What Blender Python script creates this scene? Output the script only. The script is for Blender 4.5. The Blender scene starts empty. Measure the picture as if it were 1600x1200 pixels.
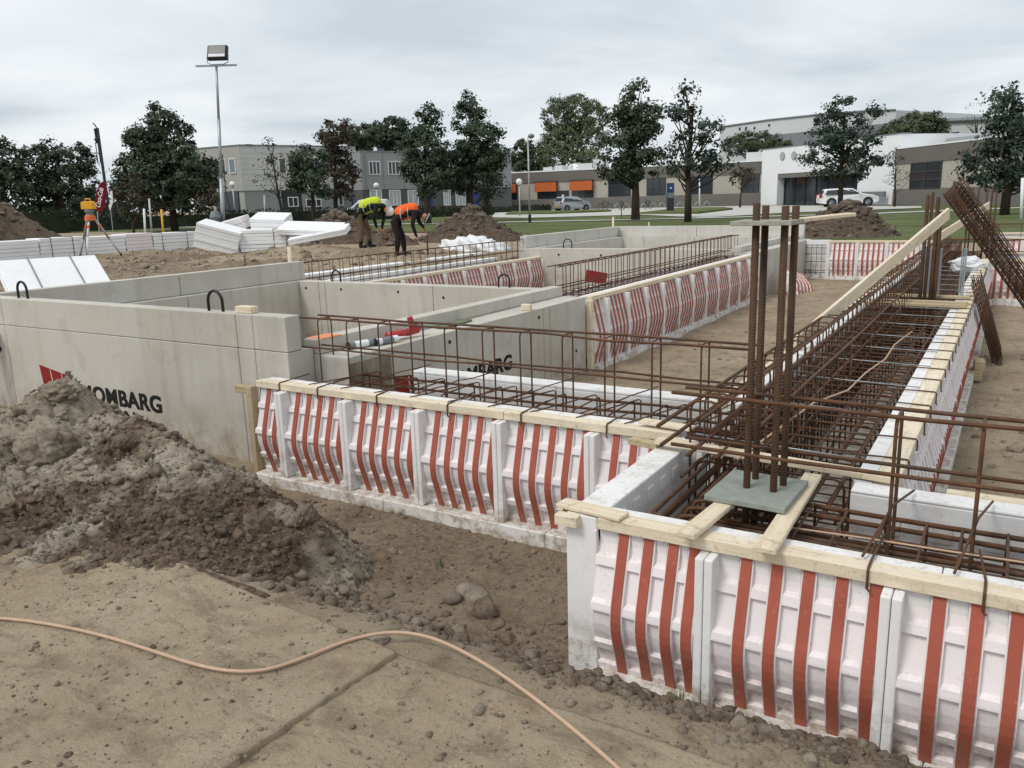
import bpy, bmesh, math, random
import numpy as np
from mathutils import Vector, Matrix
random.seed(7)
RNG = np.random.default_rng(11)
scene = bpy.context.scene
COL = scene.collection
rad = math.radians

# ------------------------------------------------------------------ camera
CAM_H = 1.9
FPX = 1273.0                                   # focal length in pixels of the 1600 px wide photograph
YAW, PITCH, ROLL = rad(-31.6), rad(12.7), rad(1.7)
def cam_axes():
    cy, sy = math.cos(YAW), math.sin(YAW); cp, sp = math.cos(PITCH), math.sin(PITCH)
    cr, sr = math.cos(ROLL), math.sin(ROLL)
    fw = np.array([sy*cp, cy*cp, -sp]); rt = np.array([cy, -sy, 0.0]); dn = np.cross(fw, rt)
    return cr*rt + sr*dn, -sr*rt + cr*dn, fw
RT, DN, FW = cam_axes()
cam_d = bpy.data.cameras.new('camera'); cam = bpy.data.objects.new('camera', cam_d); COL.objects.link(cam)
cam_d.sensor_width = 36; cam_d.lens = 36*FPX/1600; cam_d.clip_start = .05; cam_d.clip_end = 3000
cam.matrix_world = Matrix(((RT[0], -DN[0], -FW[0], 0), (RT[1], -DN[1], -FW[1], 0), (RT[2], -DN[2], -FW[2], CAM_H), (0, 0, 0, 1)))
scene.camera = cam
def ray(x, y): return RT*(x-800)/FPX + DN*(y-600)/FPX + FW
def PZ(x, y, z):                               # pixel on a level plane
    d = ray(x, y); t = (z-CAM_H)/d[2]; return np.array([t*d[0], t*d[1], z])
def PD(x, y, D):                               # pixel at a horizontal distance
    d = ray(x, y); t = D/math.hypot(d[0], d[1]); return np.array([t*d[0], t*d[1], CAM_H+t*d[2]])

# ------------------------------------------------------------------ sky, sun, exposure
SUN_EL, SUN_AZ = rad(52), rad(205)             # azimuth clockwise from +Y: behind the camera, to its left
w = bpy.data.worlds.new('World'); scene.world = w; w.use_nodes = True
def build_sky():
    nt = w.node_tree; N = nt.nodes; Lk = nt.links; N.clear()
    out = N.new('ShaderNodeOutputWorld'); bg = N.new('ShaderNodeBackground'); bg.inputs[1].default_value = .1
    sky = N.new('ShaderNodeTexSky'); sky.sky_type = 'NISHITA'; sky.sun_disc = False
    sky.sun_elevation = SUN_EL; sky.sun_rotation = SUN_AZ; sky.air_density = 1.2; sky.dust_density = 3
    tc = N.new('ShaderNodeTexCoord'); sep = N.new('ShaderNodeSeparateXYZ'); Lk.new(tc.outputs['Generated'], sep.inputs[0])
    mx = N.new('ShaderNodeMath'); mx.operation = 'MAXIMUM'; mx.inputs[1].default_value = 0; Lk.new(sep.outputs[2], mx.inputs[0])
    ad = N.new('ShaderNodeMath'); ad.operation = 'ADD'; ad.inputs[1].default_value = .12; Lk.new(mx.outputs[0], ad.inputs[0])
    dv = N.new('ShaderNodeVectorMath'); dv.operation = 'DIVIDE'; Lk.new(tc.outputs['Generated'], dv.inputs[0])
    cb = N.new('ShaderNodeCombineXYZ'); cb.inputs[2].default_value = 1
    Lk.new(ad.outputs[0], cb.inputs[0]); Lk.new(ad.outputs[0], cb.inputs[1]); Lk.new(cb.outputs[0], dv.inputs[1])
    n1 = N.new('ShaderNodeTexNoise'); n1.inputs['Scale'].default_value = .6; n1.inputs['Detail'].default_value = 5; n1.inputs['Roughness'].default_value = .52
    n1.inputs['Distortion'].default_value = .35
    Lk.new(dv.outputs[0], n1.inputs['Vector'])
    r = N.new('ShaderNodeValToRGB'); cr = r.color_ramp
    cr.elements[0].position = .36; cr.elements[0].color = (5.1, 5.65, 6.1, 1)
    cr.elements[1].position = .64; cr.elements[1].color = (7.7, 7.95, 8.2, 1)
    e = cr.elements.new(.5); e.color = (6.5, 6.95, 7.3, 1)
    Lk.new(n1.outputs['Fac'], r.inputs[0])
    m = N.new('ShaderNodeMixRGB'); m.inputs[0].default_value = .93
    Lk.new(sky.outputs[0], m.inputs[1]); Lk.new(r.outputs[0], m.inputs[2]); Lk.new(m.outputs[0], bg.inputs[0]); Lk.new(bg.outputs[0], out.inputs[0])
build_sky()
sun_d = bpy.data.lights.new('sun', 'SUN'); sun_d.energy = 1.5; sun_d.angle = rad(18); sun_d.color = (1, .96, .9)
sun = bpy.data.objects.new('sun', sun_d); COL.objects.link(sun)
sv = Vector((math.sin(SUN_AZ)*math.cos(SUN_EL), math.cos(SUN_AZ)*math.cos(SUN_EL), math.sin(SUN_EL)))
sun.rotation_euler = (-sv).to_track_quat('-Z', 'Y').to_euler(); sun.location = sv*50
vs = scene.view_settings; vs.view_transform = 'Standard'; vs.look = 'None'; vs.exposure = 0.28; vs.gamma = 1; vs.use_curve_mapping = False
scene.render.resolution_x = 1024; scene.render.resolution_y = 768

# ------------------------------------------------------------------ materials
def srgb(r, g, b):
    f = lambda c: (c/255/12.92) if c/255 <= .04045 else ((c/255+.055)/1.055)**2.4
    return (f(r), f(g), f(b), 1)
class NT:
    def __init__(s, name):
        s.m = bpy.data.materials.new(name); s.m.use_nodes = True; s.t = s.m.node_tree; s.b = s.t.nodes['Principled BSDF']
        s.tc = s.t.nodes.new('ShaderNodeTexCoord'); s.geo = None
        s.co = s.tc.outputs['Object']
    def n(s, ty, **k):
        x = s.t.nodes.new('ShaderNode'+ty)
        for a, v in k.items(): setattr(x, a, v)
        return x
    def link(s, a, b): s.t.links.new(a, b)
    def world(s):
        s.geo = s.n('NewGeometry'); s.co = s.geo.outputs['Position']; return s
    def mapped(s, scale):
        mp = s.n('Mapping'); mp.inputs['Scale'].default_value = scale; s.link(s.co, mp.inputs[0]); return mp.outputs[0]
    def noise(s, scale, detail=5, rough=.55, vec=None, dist=0):
        x = s.n('TexNoise'); x.inputs['Scale'].default_value = scale; x.inputs['Detail'].default_value = detail
        x.inputs['Roughness'].default_value = rough; x.inputs['Distortion'].default_value = dist
        s.link(vec if vec is not None else s.co, x.inputs['Vector']); return x.outputs['Fac']
    def vor(s, scale, feature='F1', vec=None):
        x = s.n('TexVoronoi', feature=feature); x.inputs['Scale'].default_value = scale
        s.link(vec if vec is not None else s.co, x.inputs['Vector']); return x.outputs['Distance']
    def ramp(s, fac, *st):
        x = s.n('ValToRGB'); el = x.color_ramp.elements
        for i, (p, c) in enumerate(st):
            c = (c, c, c, 1) if isinstance(c, (int, float)) else (tuple(c) if len(c) == 4 else tuple(c)+(1,))
            if i < 2: el[i].position = p; el[i].color = c
            else:
                e = el.new(p); e.color = c
        s.link(fac, x.inputs[0]); return x.outputs[0]
    def mix(s, fac, a, b, mode='MIX'):
        x = s.n('MixRGB', blend_type=mode)
        for i, v in enumerate((fac, a, b)):
            if isinstance(v, (int, float)): x.inputs[i].default_value = v if i == 0 else (v, v, v, 1)
            elif isinstance(v, (tuple, list)): x.inputs[i].default_value = tuple(v) if len(v) == 4 else tuple(v)+(1,)
            else: s.link(v, x.inputs[i])
        return x.outputs[0]
    def math(s, op, a, b=None):
        x = s.n('Math', operation=op)
        for i, v in enumerate((a, b)):
            if v is None: continue
            if isinstance(v, (int, float)): x.inputs[i].default_value = v
            else: s.link(v, x.inputs[i])
        return x.outputs[0]
    def island(s):
        g = s.n('NewGeometry'); return g.outputs['Random Per Island']
    def objrand(s): return s.n('ObjectInfo').outputs['Random']
    def attr(s, name): return s.n('Attribute', attribute_name=name).outputs['Fac']
    def bump(s, h, strength=.4, dist=.02):
        x = s.n('Bump'); x.inputs['Strength'].default_value = strength; x.inputs['Distance'].default_value = dist
        s.link(h, x.inputs['Height']); s.link(x.outputs[0], s.b.inputs['Normal'])
    def done(s, col, rough=.85, spec=.3, metal=0):
        for key, v in (('Base Color', col), ('Roughness', rough)):
            if isinstance(v, (tuple, list)): s.b.inputs[key].default_value = tuple(v) if len(v) == 4 else tuple(v)+(1,)
            elif isinstance(v, (int, float)): s.b.inputs[key].default_value = v
            else: s.link(v, s.b.inputs[key])
        s.b.inputs['Specular IOR Level'].default_value = spec; s.b.inputs['Metallic'].default_value = metal
        return s.m
M = {}
def plain(name, col, rough=.6, spec=.4, metal=0, var=.12, scale=6):
    t = NT(name); f = t.noise(scale, 4)
    c = t.mix(1, t.ramp(f, (.3, 1-var), (.7, 1.0)), col, 'MULTIPLY')
    M[name] = t.done(c, rough, spec, metal)
def m_concrete(name, base, dark, warm):
    t = NT(name).world()
    c = t.mix(t.ramp(t.noise(1.1, 6, .6), (.35, 0), (.7, 1)), base, dark)
    c = t.mix(t.math('MULTIPLY', t.ramp(t.noise(3.2, 5, .6, t.mapped((1.6, 1.6, .18))), (.45, 0), (.75, 1)), .55), c, warm)
    c = t.mix(t.math('MULTIPLY', t.ramp(t.noise(9, 4, .6, t.mapped((1, 1, .07))), (.52, 0), (.8, 1)), .5), c, srgb(152, 145, 134))
    c = t.mix(t.math('MULTIPLY', t.ramp(t.noise(.55, 4, .5), (.5, 0), (.72, 1)), .4), c, srgb(212, 209, 202))
    pits = t.ramp(t.vor(22), (.04, 1), (.11, 0)); gate = t.ramp(t.noise(5, 3), (.52, 0), (.6, 1))
    c = t.mix(t.math('MULTIPLY', t.math('MULTIPLY', pits, gate), .7), c, srgb(96, 90, 82))
    c = t.mix(t.math('MULTIPLY', t.ramp(t.noise(2.4, 7, .7), (.56, 0), (.6, 1)), .22), c, srgb(150, 145, 136))
    sp = t.n('SeparateXYZ'); t.link(t.co, sp.inputs[0]); low = t.ramp(sp.outputs[2], (.0, 1), (.42, 0))
    c = t.mix(t.math('MULTIPLY', t.math('MULTIPLY', low, t.ramp(t.noise(6, 6, .7), (.4, 0), (.62, 1))), .7), c, srgb(140, 124, 100))
    t.bump(t.noise(38, 6, .65), .25, .006)
    M[name] = t.done(c, .88, .25)
m_concrete('concrete', srgb(200, 197, 190), srgb(176, 171, 162), srgb(184, 174, 156))
m_concrete('concrete_pale', srgb(204, 203, 198), srgb(192, 190, 184), srgb(192, 184, 168))
def m_foam(name, base, dirt, amount, fine=.4):
    t = NT(name).world()
    c = t.mix(t.ramp(t.noise(2.2, 4), (.35, 0), (.7, 1)), base, tuple(v*.93 for v in base[:3]))
    c = t.mix(t.math('MULTIPLY', t.ramp(t.noise(7, 6, .7), (.52, 0), (.72, 1)), amount), c, dirt)
    spk = t.ramp(t.noise(70, 3, .6), (.62, 0), (.68, 1)); gate = t.ramp(t.noise(3.1, 3), (.48, 0), (.62, 1))
    c = t.mix(t.math('MULTIPLY', t.math('MULTIPLY', spk, gate), fine), c, srgb(92, 78, 62))
    gn = t.n('NewGeometry'); sz = t.n('SeparateXYZ'); t.link(gn.outputs['Normal'], sz.inputs[0]); up = t.ramp(sz.outputs[2], (.6, 0), (.9, 1))
    crumbs = t.math('ADD', t.math('MULTIPLY', t.ramp(t.noise(38, 6, .75), (.55, 0), (.62, 1)), .75), t.math('MULTIPLY', t.ramp(t.noise(9, 5, .7), (.5, 0), (.66, 1)), .4))
    c = t.mix(t.math('MULTIPLY', t.math('MULTIPLY', up, crumbs), min(1, fine*1.6)), c, srgb(168, 150, 122))
    sp = t.n('SeparateXYZ'); t.link(t.co, sp.inputs[0]); low = t.ramp(sp.outputs[2], (-.05, 1), (.30, 0))
    c = t.mix(t.math('MULTIPLY', t.math('MULTIPLY', low, t.ramp(t.noise(11, 7, .75), (.46, 0), (.6, 1))), .75), c, srgb(146, 126, 100))
    t.bump(t.vor(160), .12, .003)
    M[name] = t.done(c, .75, .3)
m_foam('foam', (.80, .79, .785, 1), srgb(196, 184, 164), .30)
m_foam('foam_pink', (.80, .745, .75, 1), srgb(205, 186, 178), .25, .25)  # pink base: orange light reflected from the strips, put into the colour
m_foam('foam_clean', (.84, .845, .85, 1), srgb(210, 208, 202), .15, .12)
m_foam('rust_shade_floor', (.55, .52, .49, 1), srgb(120, 96, 74), .8, .8)  # foam floor darkened in colour for the shade among the rusty bars
m_foam('foam_dirty', (.74, .72, .69, 1), srgb(150, 132, 110), .75, .8)
def m_wood(name, a, b, knots):
    t = NT(name)
    c = t.mix(t.ramp(t.noise(3, 4, .5, t.mapped((.8, 14, 14)), .6), (.35, 0), (.65, 1)), a, b)
    c = t.mix(t.math('MULTIPLY', t.ramp(t.noise(9, 3, .5, t.mapped((.5, 16, 16))), (.55, 0), (.7, 1)), .45), c, knots)
    c = t.mix(t.math('MULTIPLY', t.objrand(), .22), c, knots)
    dirt = t.math('ADD', t.ramp(t.noise(22, 6, .75), (.56, 0), (.66, 1)), t.math('MULTIPLY', t.ramp(t.noise(80, 4, .7), (.6, 0), (.66, 1)), .8))
    c = t.mix(t.math('MULTIPLY', dirt, .5), c, srgb(128, 110, 88))
    t.bump(t.noise(5, 4, .6, t.mapped((.8, 20, 20))), .25, .003)
    M[name] = t.done(c, .8, .25)
m_wood('timber', srgb(228, 217, 196), srgb(214, 199, 172), srgb(188, 168, 138))
m_wood('timber_old', srgb(196, 180, 150), srgb(176, 158, 126), srgb(140, 120, 92))
def m_rust():
    t = NT('rebar').world()
    c = t.mix(t.ramp(t.noise(9, 5, .7), (.3, 0), (.7, 1)), srgb(72, 53, 40), srgb(114, 78, 53))
    c = t.mix(t.math('MULTIPLY', t.ramp(t.noise(2.1, 3), (.45, 0), (.65, 1)), .6), c, srgb(84, 74, 66))
    t.bump(t.noise(120, 3), .3, .002)
    M['rebar'] = t.done(c, .72, .35, .25)
    t = NT('rebar_thick').world()
    c = t.mix(t.ramp(t.noise(7, 5, .7), (.3, 0), (.7, 1)), srgb(66, 51, 40), srgb(98, 71, 50))
    wv = t.n('TexWave', wave_type='BANDS', bands_direction='Z'); wv.inputs['Scale'].default_value = 34; wv.inputs['Distortion'].default_value = .6
    mp = t.n('Mapping'); mp.inputs['Rotation'].default_value = (.6, .5, 0); t.link(t.co, mp.inputs[0]); t.link(mp.outputs[0], wv.inputs['Vector'])
    c = t.mix(t.math('MULTIPLY', wv.outputs['Fac'], .2), c, srgb(54, 40, 30))
    t.bump(wv.outputs['Fac'], .5, .003)
    M['rebar_thick'] = t.done(c, .7, .35, .25)
m_rust()
def m_soil(name, light, mid, dark, attr=None, scale=1.0, bump=.6, island=False, smear=False):
    t = NT(name).world()
    f = t.noise(1.3*scale, 7, .62)
    c = t.mix(t.ramp(f, (.36, 0), (.64, 1)), mid, light)
    c = t.mix(t.math('MULTIPLY', t.ramp(t.noise(5.5*scale, 7, .72), (.5, 0), (.66, 1)), .7), c, dark)
    if island: c = t.mix(t.math('MULTIPLY', t.ramp(t.island(), (.1, 0), (.9, 1)), .75), c, t.mix(t.ramp(t.noise(9, 4), (.4, 0), (.6, 1)), dark, mid))
    if smear:
        c = t.mix(t.math('MULTIPLY', t.ramp(t.noise(2.2, 7, .7, t.mapped((1.1, 3.2, 1)), .8), (.52, 0), (.64, 1)), .55), c, srgb(140, 126, 108))
        c = t.mix(t.math('MULTIPLY', t.ramp(t.noise(3.1, 6, .65, t.mapped((2.4, .9, 1)), .5), (.56, 0), (.66, 1)), .45), c, srgb(196, 184, 164))
        c = t.mix(t.math('MULTIPLY', t.ramp(t.noise(14, 6, .75), (.62, 0), (.67, 1)), .6), c, srgb(104, 88, 70))
    gate = t.ramp(t.noise(2.6*scale, 5, .6), (.42, .25), (.62, 1))
    c = t.mix(t.math('MULTIPLY', t.math('MULTIPLY', t.ramp(t.noise(46*scale, 6, .75), (.56, 0), (.63, 1)), gate), .75), c, tuple(v*.75 for v in dark[:3]))
    c = t.mix(t.math('MULTIPLY', t.math('MULTIPLY', t.ramp(t.noise(75*scale, 3, .6), (.61, 0), (.66, 1)), gate), .5), c, tuple(min(1, v*1.5) for v in light[:3]))
    if attr:
        a = t.attr(attr)
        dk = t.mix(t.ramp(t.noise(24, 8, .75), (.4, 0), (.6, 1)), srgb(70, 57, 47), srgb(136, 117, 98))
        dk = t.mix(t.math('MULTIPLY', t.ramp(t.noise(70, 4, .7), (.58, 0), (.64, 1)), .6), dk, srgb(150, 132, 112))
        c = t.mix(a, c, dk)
    h = t.math('ADD', t.math('MULTIPLY', t.noise(14*scale, 9, .75), 1.0), t.math('MULTIPLY', t.noise(95*scale, 5, .75), .45))
    t.bump(h, bump, .045/scale)
    M[name] = t.done(c, .95, .12)
m_soil('ground', srgb(176, 160, 137), srgb(154, 138, 116), srgb(114, 98, 81), 'dark', 1, .8)
m_soil('mud_plate', srgb(198, 180, 154), srgb(182, 163, 137), srgb(150, 132, 109), None, 1.0, .9, False, True)
m_soil('heap', srgb(196, 186, 168), srgb(162, 148, 129), srgb(92, 80, 68), 'dark', 1.6, 1.0)
m_soil('clod', srgb(192, 182, 164), srgb(156, 142, 123), srgb(92, 79, 67), 'dark', 2.2, 1.0, True)
m_soil('far_heap', srgb(112, 99, 86), srgb(88, 77, 67), srgb(54, 46, 40), None, 1.2, 1.0)
m_soil('far_clod', srgb(140, 130, 117), srgb(92, 82, 72), srgb(56, 48, 42), None, 2.0, .8, True)
def m_grass():
    t = NT('lawn').world()
    c = t.mix(t.ramp(t.noise(.35, 6, .6), (.35, 0), (.65, 1)), srgb(80, 90, 54), srgb(106, 113, 72))
    c = t.mix(t.math('MULTIPLY', t.ramp(t.noise(6, 5, .7), (.48, 0), (.7, 1)), .6), c, srgb(58, 68, 38))
    c = t.mix(t.math('MULTIPLY', t.ramp(t.noise(.9, 5, .7), (.6, 0), (.75, 1)), .5), c, srgb(112, 108, 66))
    t.bump(t.noise(9, 6, .7), .8, .08)
    M['lawn'] = t.done(c, .9, .15)
m_grass()
def m_leaf(name, a, b, hue=None):
    t = NT(name).world(); i = t.island()
    c = t.mix(i, a, b)
    c = t.mix(t.math('MULTIPLY', t.ramp(t.noise(.45, 3), (.42, 0), (.62, 1)), .55), c, tuple(v*.75 for v in a[:3]))
    if hue: c = t.mix(t.ramp(i, (.72, 0), (.8, 1)), c, hue)
    M[name] = t.done(c, .65, .25)
m_leaf('leaf_dark', (.042, .062, .038, 1), (.066, .088, .052, 1))
m_leaf('leaf_mid', (.05, .066, .036, 1), (.085, .105, .055, 1))
m_leaf('leaf_pale', (.07, .09, .045, 1), (.14, .165, .085, 1))
m_leaf('leaf_red', (.032, .034, .02, 1), (.062, .05, .03, 1), (.07, .032, .022, 1))
m_leaf('leaf_oak', (.036, .056, .042, 1), (.06, .084, .058, 1))
m_leaf('leaf_hedge', (.018, .028, .016, 1), (.04, .05, .026, 1), (.05, .035, .02, 1))
m_leaf('grass_blade', (.06, .08, .03, 1), (.14, .15, .07, 1))
plain('bark', srgb(72, 62, 54), .9, .2, 0, .4, 12)
def m_strip():
    t = NT('orange_strip').world(); c = t.mix(t.ramp(t.noise(7, 5), (.3, 0), (.7, 1)), srgb(154, 80, 64), srgb(170, 90, 72))
    sp = t.n('SeparateXYZ'); t.link(t.co, sp.inputs[0]); low = t.ramp(sp.outputs[2], (-.05, 1), (.34, 0))
    c = t.mix(t.math('MULTIPLY', t.math('MULTIPLY', low, t.ramp(t.noise(13, 7, .75), (.46, 0), (.6, 1))), .6), c, srgb(140, 112, 88))
    c = t.mix(t.math('MULTIPLY', t.ramp(t.noise(40, 4, .7), (.62, 0), (.68, 1)), .3), c, srgb(205, 150, 128))
    t.bump(t.noise(18, 3), .15, .003); M['orange_strip'] = t.done(c, .6, .3)
m_strip()
plain('black_paint', srgb(26, 26, 28), .7, .3)
plain('red_paint', srgb(142, 32, 30), .7, .3, 0, .2, 14)
plain('red_plastic', srgb(176, 50, 52), .4, .5)
plain('orange_paint', srgb(228, 150, 110), .8, .2)
plain('black', srgb(28, 28, 28), .5, .4)
plain('tyre', srgb(24, 24, 25), .85, .2)
plain('chrome', srgb(150, 152, 155), .35, .5, .7)
plain('galv', srgb(168, 176, 180), .45, .5, .5, .2, 14)
plain('alu', srgb(176, 178, 178), .45, .5, .4)
plain('white_paint', (.78, .79, .8, 1), .5, .4, 0, .05)
plain('car_white', (.78, .79, .8, 1), .25, .5, 0, .03)
plain('car_silver', srgb(176, 180, 184), .3, .5, .5, .03)
plain('rim', srgb(120, 122, 124), .4, .5, .6)
plain('lamp_red', srgb(150, 22, 20), .3, .5)
plain('lamp_clear', srgb(220, 224, 228), .2, .6)
plain('yellow', srgb(228, 170, 46), .5, .4)
plain('orange', srgb(210, 104, 52), .5, .4)
plain('grey_plastic', srgb(120, 128, 134), .5, .4)
plain('awning', srgb(190, 102, 56), .8, .2, 0, .1, 2)
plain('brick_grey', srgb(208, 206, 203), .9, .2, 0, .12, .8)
plain('brick_shade', srgb(172, 170, 166), .9, .2, 0, .12, .8)  # same brick, with the shade of the left face mixed into its colour
plain('panel_grey', srgb(152, 153, 154), .8, .3, 0, .08, .6)
plain('base_grey', srgb(98, 98, 99), .85, .25, 0, .12, .6)
plain('fascia', srgb(112, 107, 102), .85, .25, 0, .1, .4)
plain('panel_beige', srgb(176, 170, 159), .85, .25, 0, .08, .4)
plain('plinth_grey', srgb(120, 116, 112), .85, .25, 0, .12, .5)
plain('white_wall', (.80, .81, .82, 1), .8, .3, 0, .04, .3)
plain('hall_wall', srgb(196, 199, 198), .7, .3, 0, .07, .2)
plain('hall_trim', srgb(124, 128, 130), .7, .3)
plain('frame_white', (.75, .76, .77, 1), .5, .4, 0, .05)
plain('frame_dark', srgb(52, 54, 58), .5, .4)
plain('blue_panel', srgb(40, 66, 132), .6, .4)
plain('ochre', srgb(206, 170, 118), .8, .3)
plain('paving', srgb(190, 188, 182), .9, .2, 0, .15, .5)
plain('asphalt', srgb(92, 92, 92), .9, .2, 0, .2, 1)
plain('hose', srgb(192, 162, 136), .5, .4, 0, .15, 20)
plain('skin', srgb(176, 124, 100), .6, .4)
plain('work_dark', srgb(46, 38, 40), .9, .2, 0, .3, 14)
plain('work_khaki', srgb(112, 94, 74), .9, .2, 0, .3, 14)
plain('sleeve_green', srgb(36, 42, 40), .9, .2, 0, .3, 14)
plain('vest_orange', srgb(245, 104, 40), .8, .3, 0, .1, 10)
plain('vest_lime', srgb(196, 214, 52), .8, .3, 0, .1, 10)
plain('reflective', srgb(200, 202, 200), .4, .5)
plain('boot', srgb(34, 30, 28), .8, .3)
plain('flag_red', srgb(104, 20, 32), .8, .2)
plain('osb', srgb(170, 168, 156), .9, .2, 0, .35, 60)
plain('chipboard', srgb(148, 153, 145), .85, .25, 0, .2, 25)
plain('green_board', srgb(112, 122, 96), .85, .25, 0, .2, 10)
plain('bag', (.78, .79, .81, 1), .5, .4, 0, .08, 8)
def m_glass(name, col, rough=.08):
    t = NT(name); f = t.noise(.8, 3)
    M[name] = t.done(t.mix(f, col, tuple(v*1.7 for v in col[:3])), rough, .6)
m_glass('glass', (.025, .03, .035, 1)); m_glass('glass_blue', (.10, .14, .17, 1)); m_glass('glass_blind', (.30, .32, .33, 1), .4)
m_glass('lamp_glass', (.10, .105, .10, 1), .35)

# ------------------------------------------------------------------ mesh helpers
class MB:
    def __init__(s): s.v = []; s.f = []
    def add(s, vs, fs):
        o = len(s.v); s.v.extend([tuple(map(float, p)) for p in vs]); s.f.extend([tuple(i+o for i in f) for f in fs]); return s
    def box(s, a, b):
        x0, y0, z0 = a; x1, y1, z1 = b
        return s.add([(x0,y0,z0),(x1,y0,z0),(x1,y1,z0),(x0,y1,z0),(x0,y0,z1),(x1,y0,z1),(x1,y1,z1),(x0,y1,z1)],
                     [(3,2,1,0),(4,5,6,7),(0,1,5,4),(1,2,6,5),(2,3,7,6),(3,0,4,7)])
    def tube(s, pts, r, n=6, closed=False, caps=True):
        P = [np.array(p, float) for p in pts]; m = len(P); rs = r if isinstance(r, (list, tuple)) else [r]*m
        rings = []; up0 = None
        for i in range(m):
            if closed: t = P[(i+1) % m]-P[i-1]
            else: t = P[min(i+1, m-1)]-P[max(i-1, 0)]
            t = t/(np.linalg.norm(t)+1e-12)
            if up0 is None:
                a = np.array([0, 0, 1.]) if abs(t[2]) < .9 else np.array([1., 0, 0]); u = np.cross(t, a)
            else: u = up0-t*np.dot(up0, t)
            u /= np.linalg.norm(u)+1e-12; v = np.cross(t, u); up0 = u
            rings.append([P[i]+rs[i]*(u*math.cos(2*math.pi*k/n)+v*math.sin(2*math.pi*k/n)) for k in range(n)])
        vs = [p for R_ in rings for p in R_]; fs = []
        for i in range(m if closed else m-1):
            j = (i+1) % m
            for k in range(n): fs.append((i*n+k, i*n+(k+1) % n, j*n+(k+1) % n, j*n+k))
        if caps and not closed: fs.append(tuple(range(n-1, -1, -1))); fs.append(tuple((m-1)*n+k for k in range(n)))
        return s.add(vs, fs)
    def prism(s, poly, y0, y1):               # polygon in (x, z) extruded along y
        n = len(poly); vs = [(x, y0, z) for x, z in poly]+[(x, y1, z) for x, z in poly]
        return s.add(vs, [tuple(range(n)), tuple(range(2*n-1, n-1, -1))]+[((i+1) % n, i, n+i, n+(i+1) % n) for i in range(n)])
    def ball(s, c, r, nu=12, nv=8, sq=(1, 1, 1)):
        vs = [(c[0], c[1], c[2]-r*sq[2])]; fs = []
        for j in range(1, nv):
            a = -math.pi/2+math.pi*j/nv
            for i in range(nu):
                b = 2*math.pi*i/nu; vs.append((c[0]+r*sq[0]*math.cos(a)*math.cos(b), c[1]+r*sq[1]*math.cos(a)*math.sin(b), c[2]+r*sq[2]*math.sin(a)))
        vs.append((c[0], c[1], c[2]+r*sq[2])); top = len(vs)-1
        for i in range(nu): fs.append((0, 1+(i+1) % nu, 1+i)); fs.append((top, top-nu+i, top-nu+(i+1) % nu))
        for j in range(nv-2):
            for i in range(nu): a = 1+j*nu; fs.append((a+i, a+(i+1) % nu, a+nu+(i+1) % nu, a+nu+i))
        return s.add(vs, fs)
    def lathe(s, prof, c=(0, 0, 0), n=12):     # prof: (r, z)
        vs = [(c[0]+r*math.cos(2*math.pi*k/n), c[1]+r*math.sin(2*math.pi*k/n), c[2]+z) for r, z in prof for k in range(n)]
        m = len(prof); fs = [(i*n+k, i*n+(k+1) % n, (i+1)*n+(k+1) % n, (i+1)*n+k) for i in range(m-1) for k in range(n)]
        fs += [tuple(range(n-1, -1, -1)), tuple((m-1)*n+k for k in range(n))]
        return s.add(vs, fs)
    def mesh(s, name, mat, smooth=False):
        me = bpy.data.meshes.new(name); me.from_pydata(s.v, [], s.f); me.materials.append(M[mat] if isinstance(mat, str) else mat)
        if smooth: me.polygons.foreach_set('use_smooth', [True]*len(me.polygons))
        me.update(); return me
def link(name, me, parent=None, loc=(0, 0, 0), rot=(0, 0, 0)):
    o = bpy.data.objects.new(name, me); COL.objects.link(o); o.location = loc; o.rotation_euler = rot
    if parent is not None: o.parent = parent
    return o
def tag(o, label=None, cat=None, group=None, kind=None):
    if label: o['label'] = label
    if cat: o['category'] = cat
    if group: o['group'] = group
    if kind: o['kind'] = kind
    return o
def thing(name, label, cat, loc=(0, 0, 0), rz=0, group=None):
    return tag(link(name, None, None, tuple(loc), (0, 0, rz)), label, cat, group)
def bevel(o, wd=.004, seg=2):
    b = o.modifiers.new('bevel', 'BEVEL'); b.width = wd; b.segments = seg; b.limit_method = 'ANGLE'; return o
def copy_tree(o, parent=None):
    c = o.copy(); COL.objects.link(c); c.parent = parent
    for ch in [x for x in KIDS.get(o.name, [])]: copy_tree(ch, c)
    return c
KIDS = {}
def nrm(v): v = np.array(v, float); return v/np.linalg.norm(v)
def stick(name, p0, p1, wd, th, mat='timber', parent=None, up=(0, 0, 1), bev=.003):
    """A plank: local x runs along it, wd across (y), th thick (z)."""
    p0 = np.array(p0, float); p1 = np.array(p1, float); L = np.linalg.norm(p1-p0); x = (p1-p0)/L
    y = nrm(np.cross(up, x)); z = np.cross(x, y)
    o = link(name, MB().box((0, -wd/2, -th/2), (L, wd/2, th/2)).mesh(name, mat), parent)
    o.matrix_local = Matrix(((x[0], y[0], z[0], p0[0]), (x[1], y[1], z[1], p0[1]), (x[2], y[2], z[2], p0[2]), (0, 0, 0, 1)))
    if bev: bevel(o, bev, 1)
    return o

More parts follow.
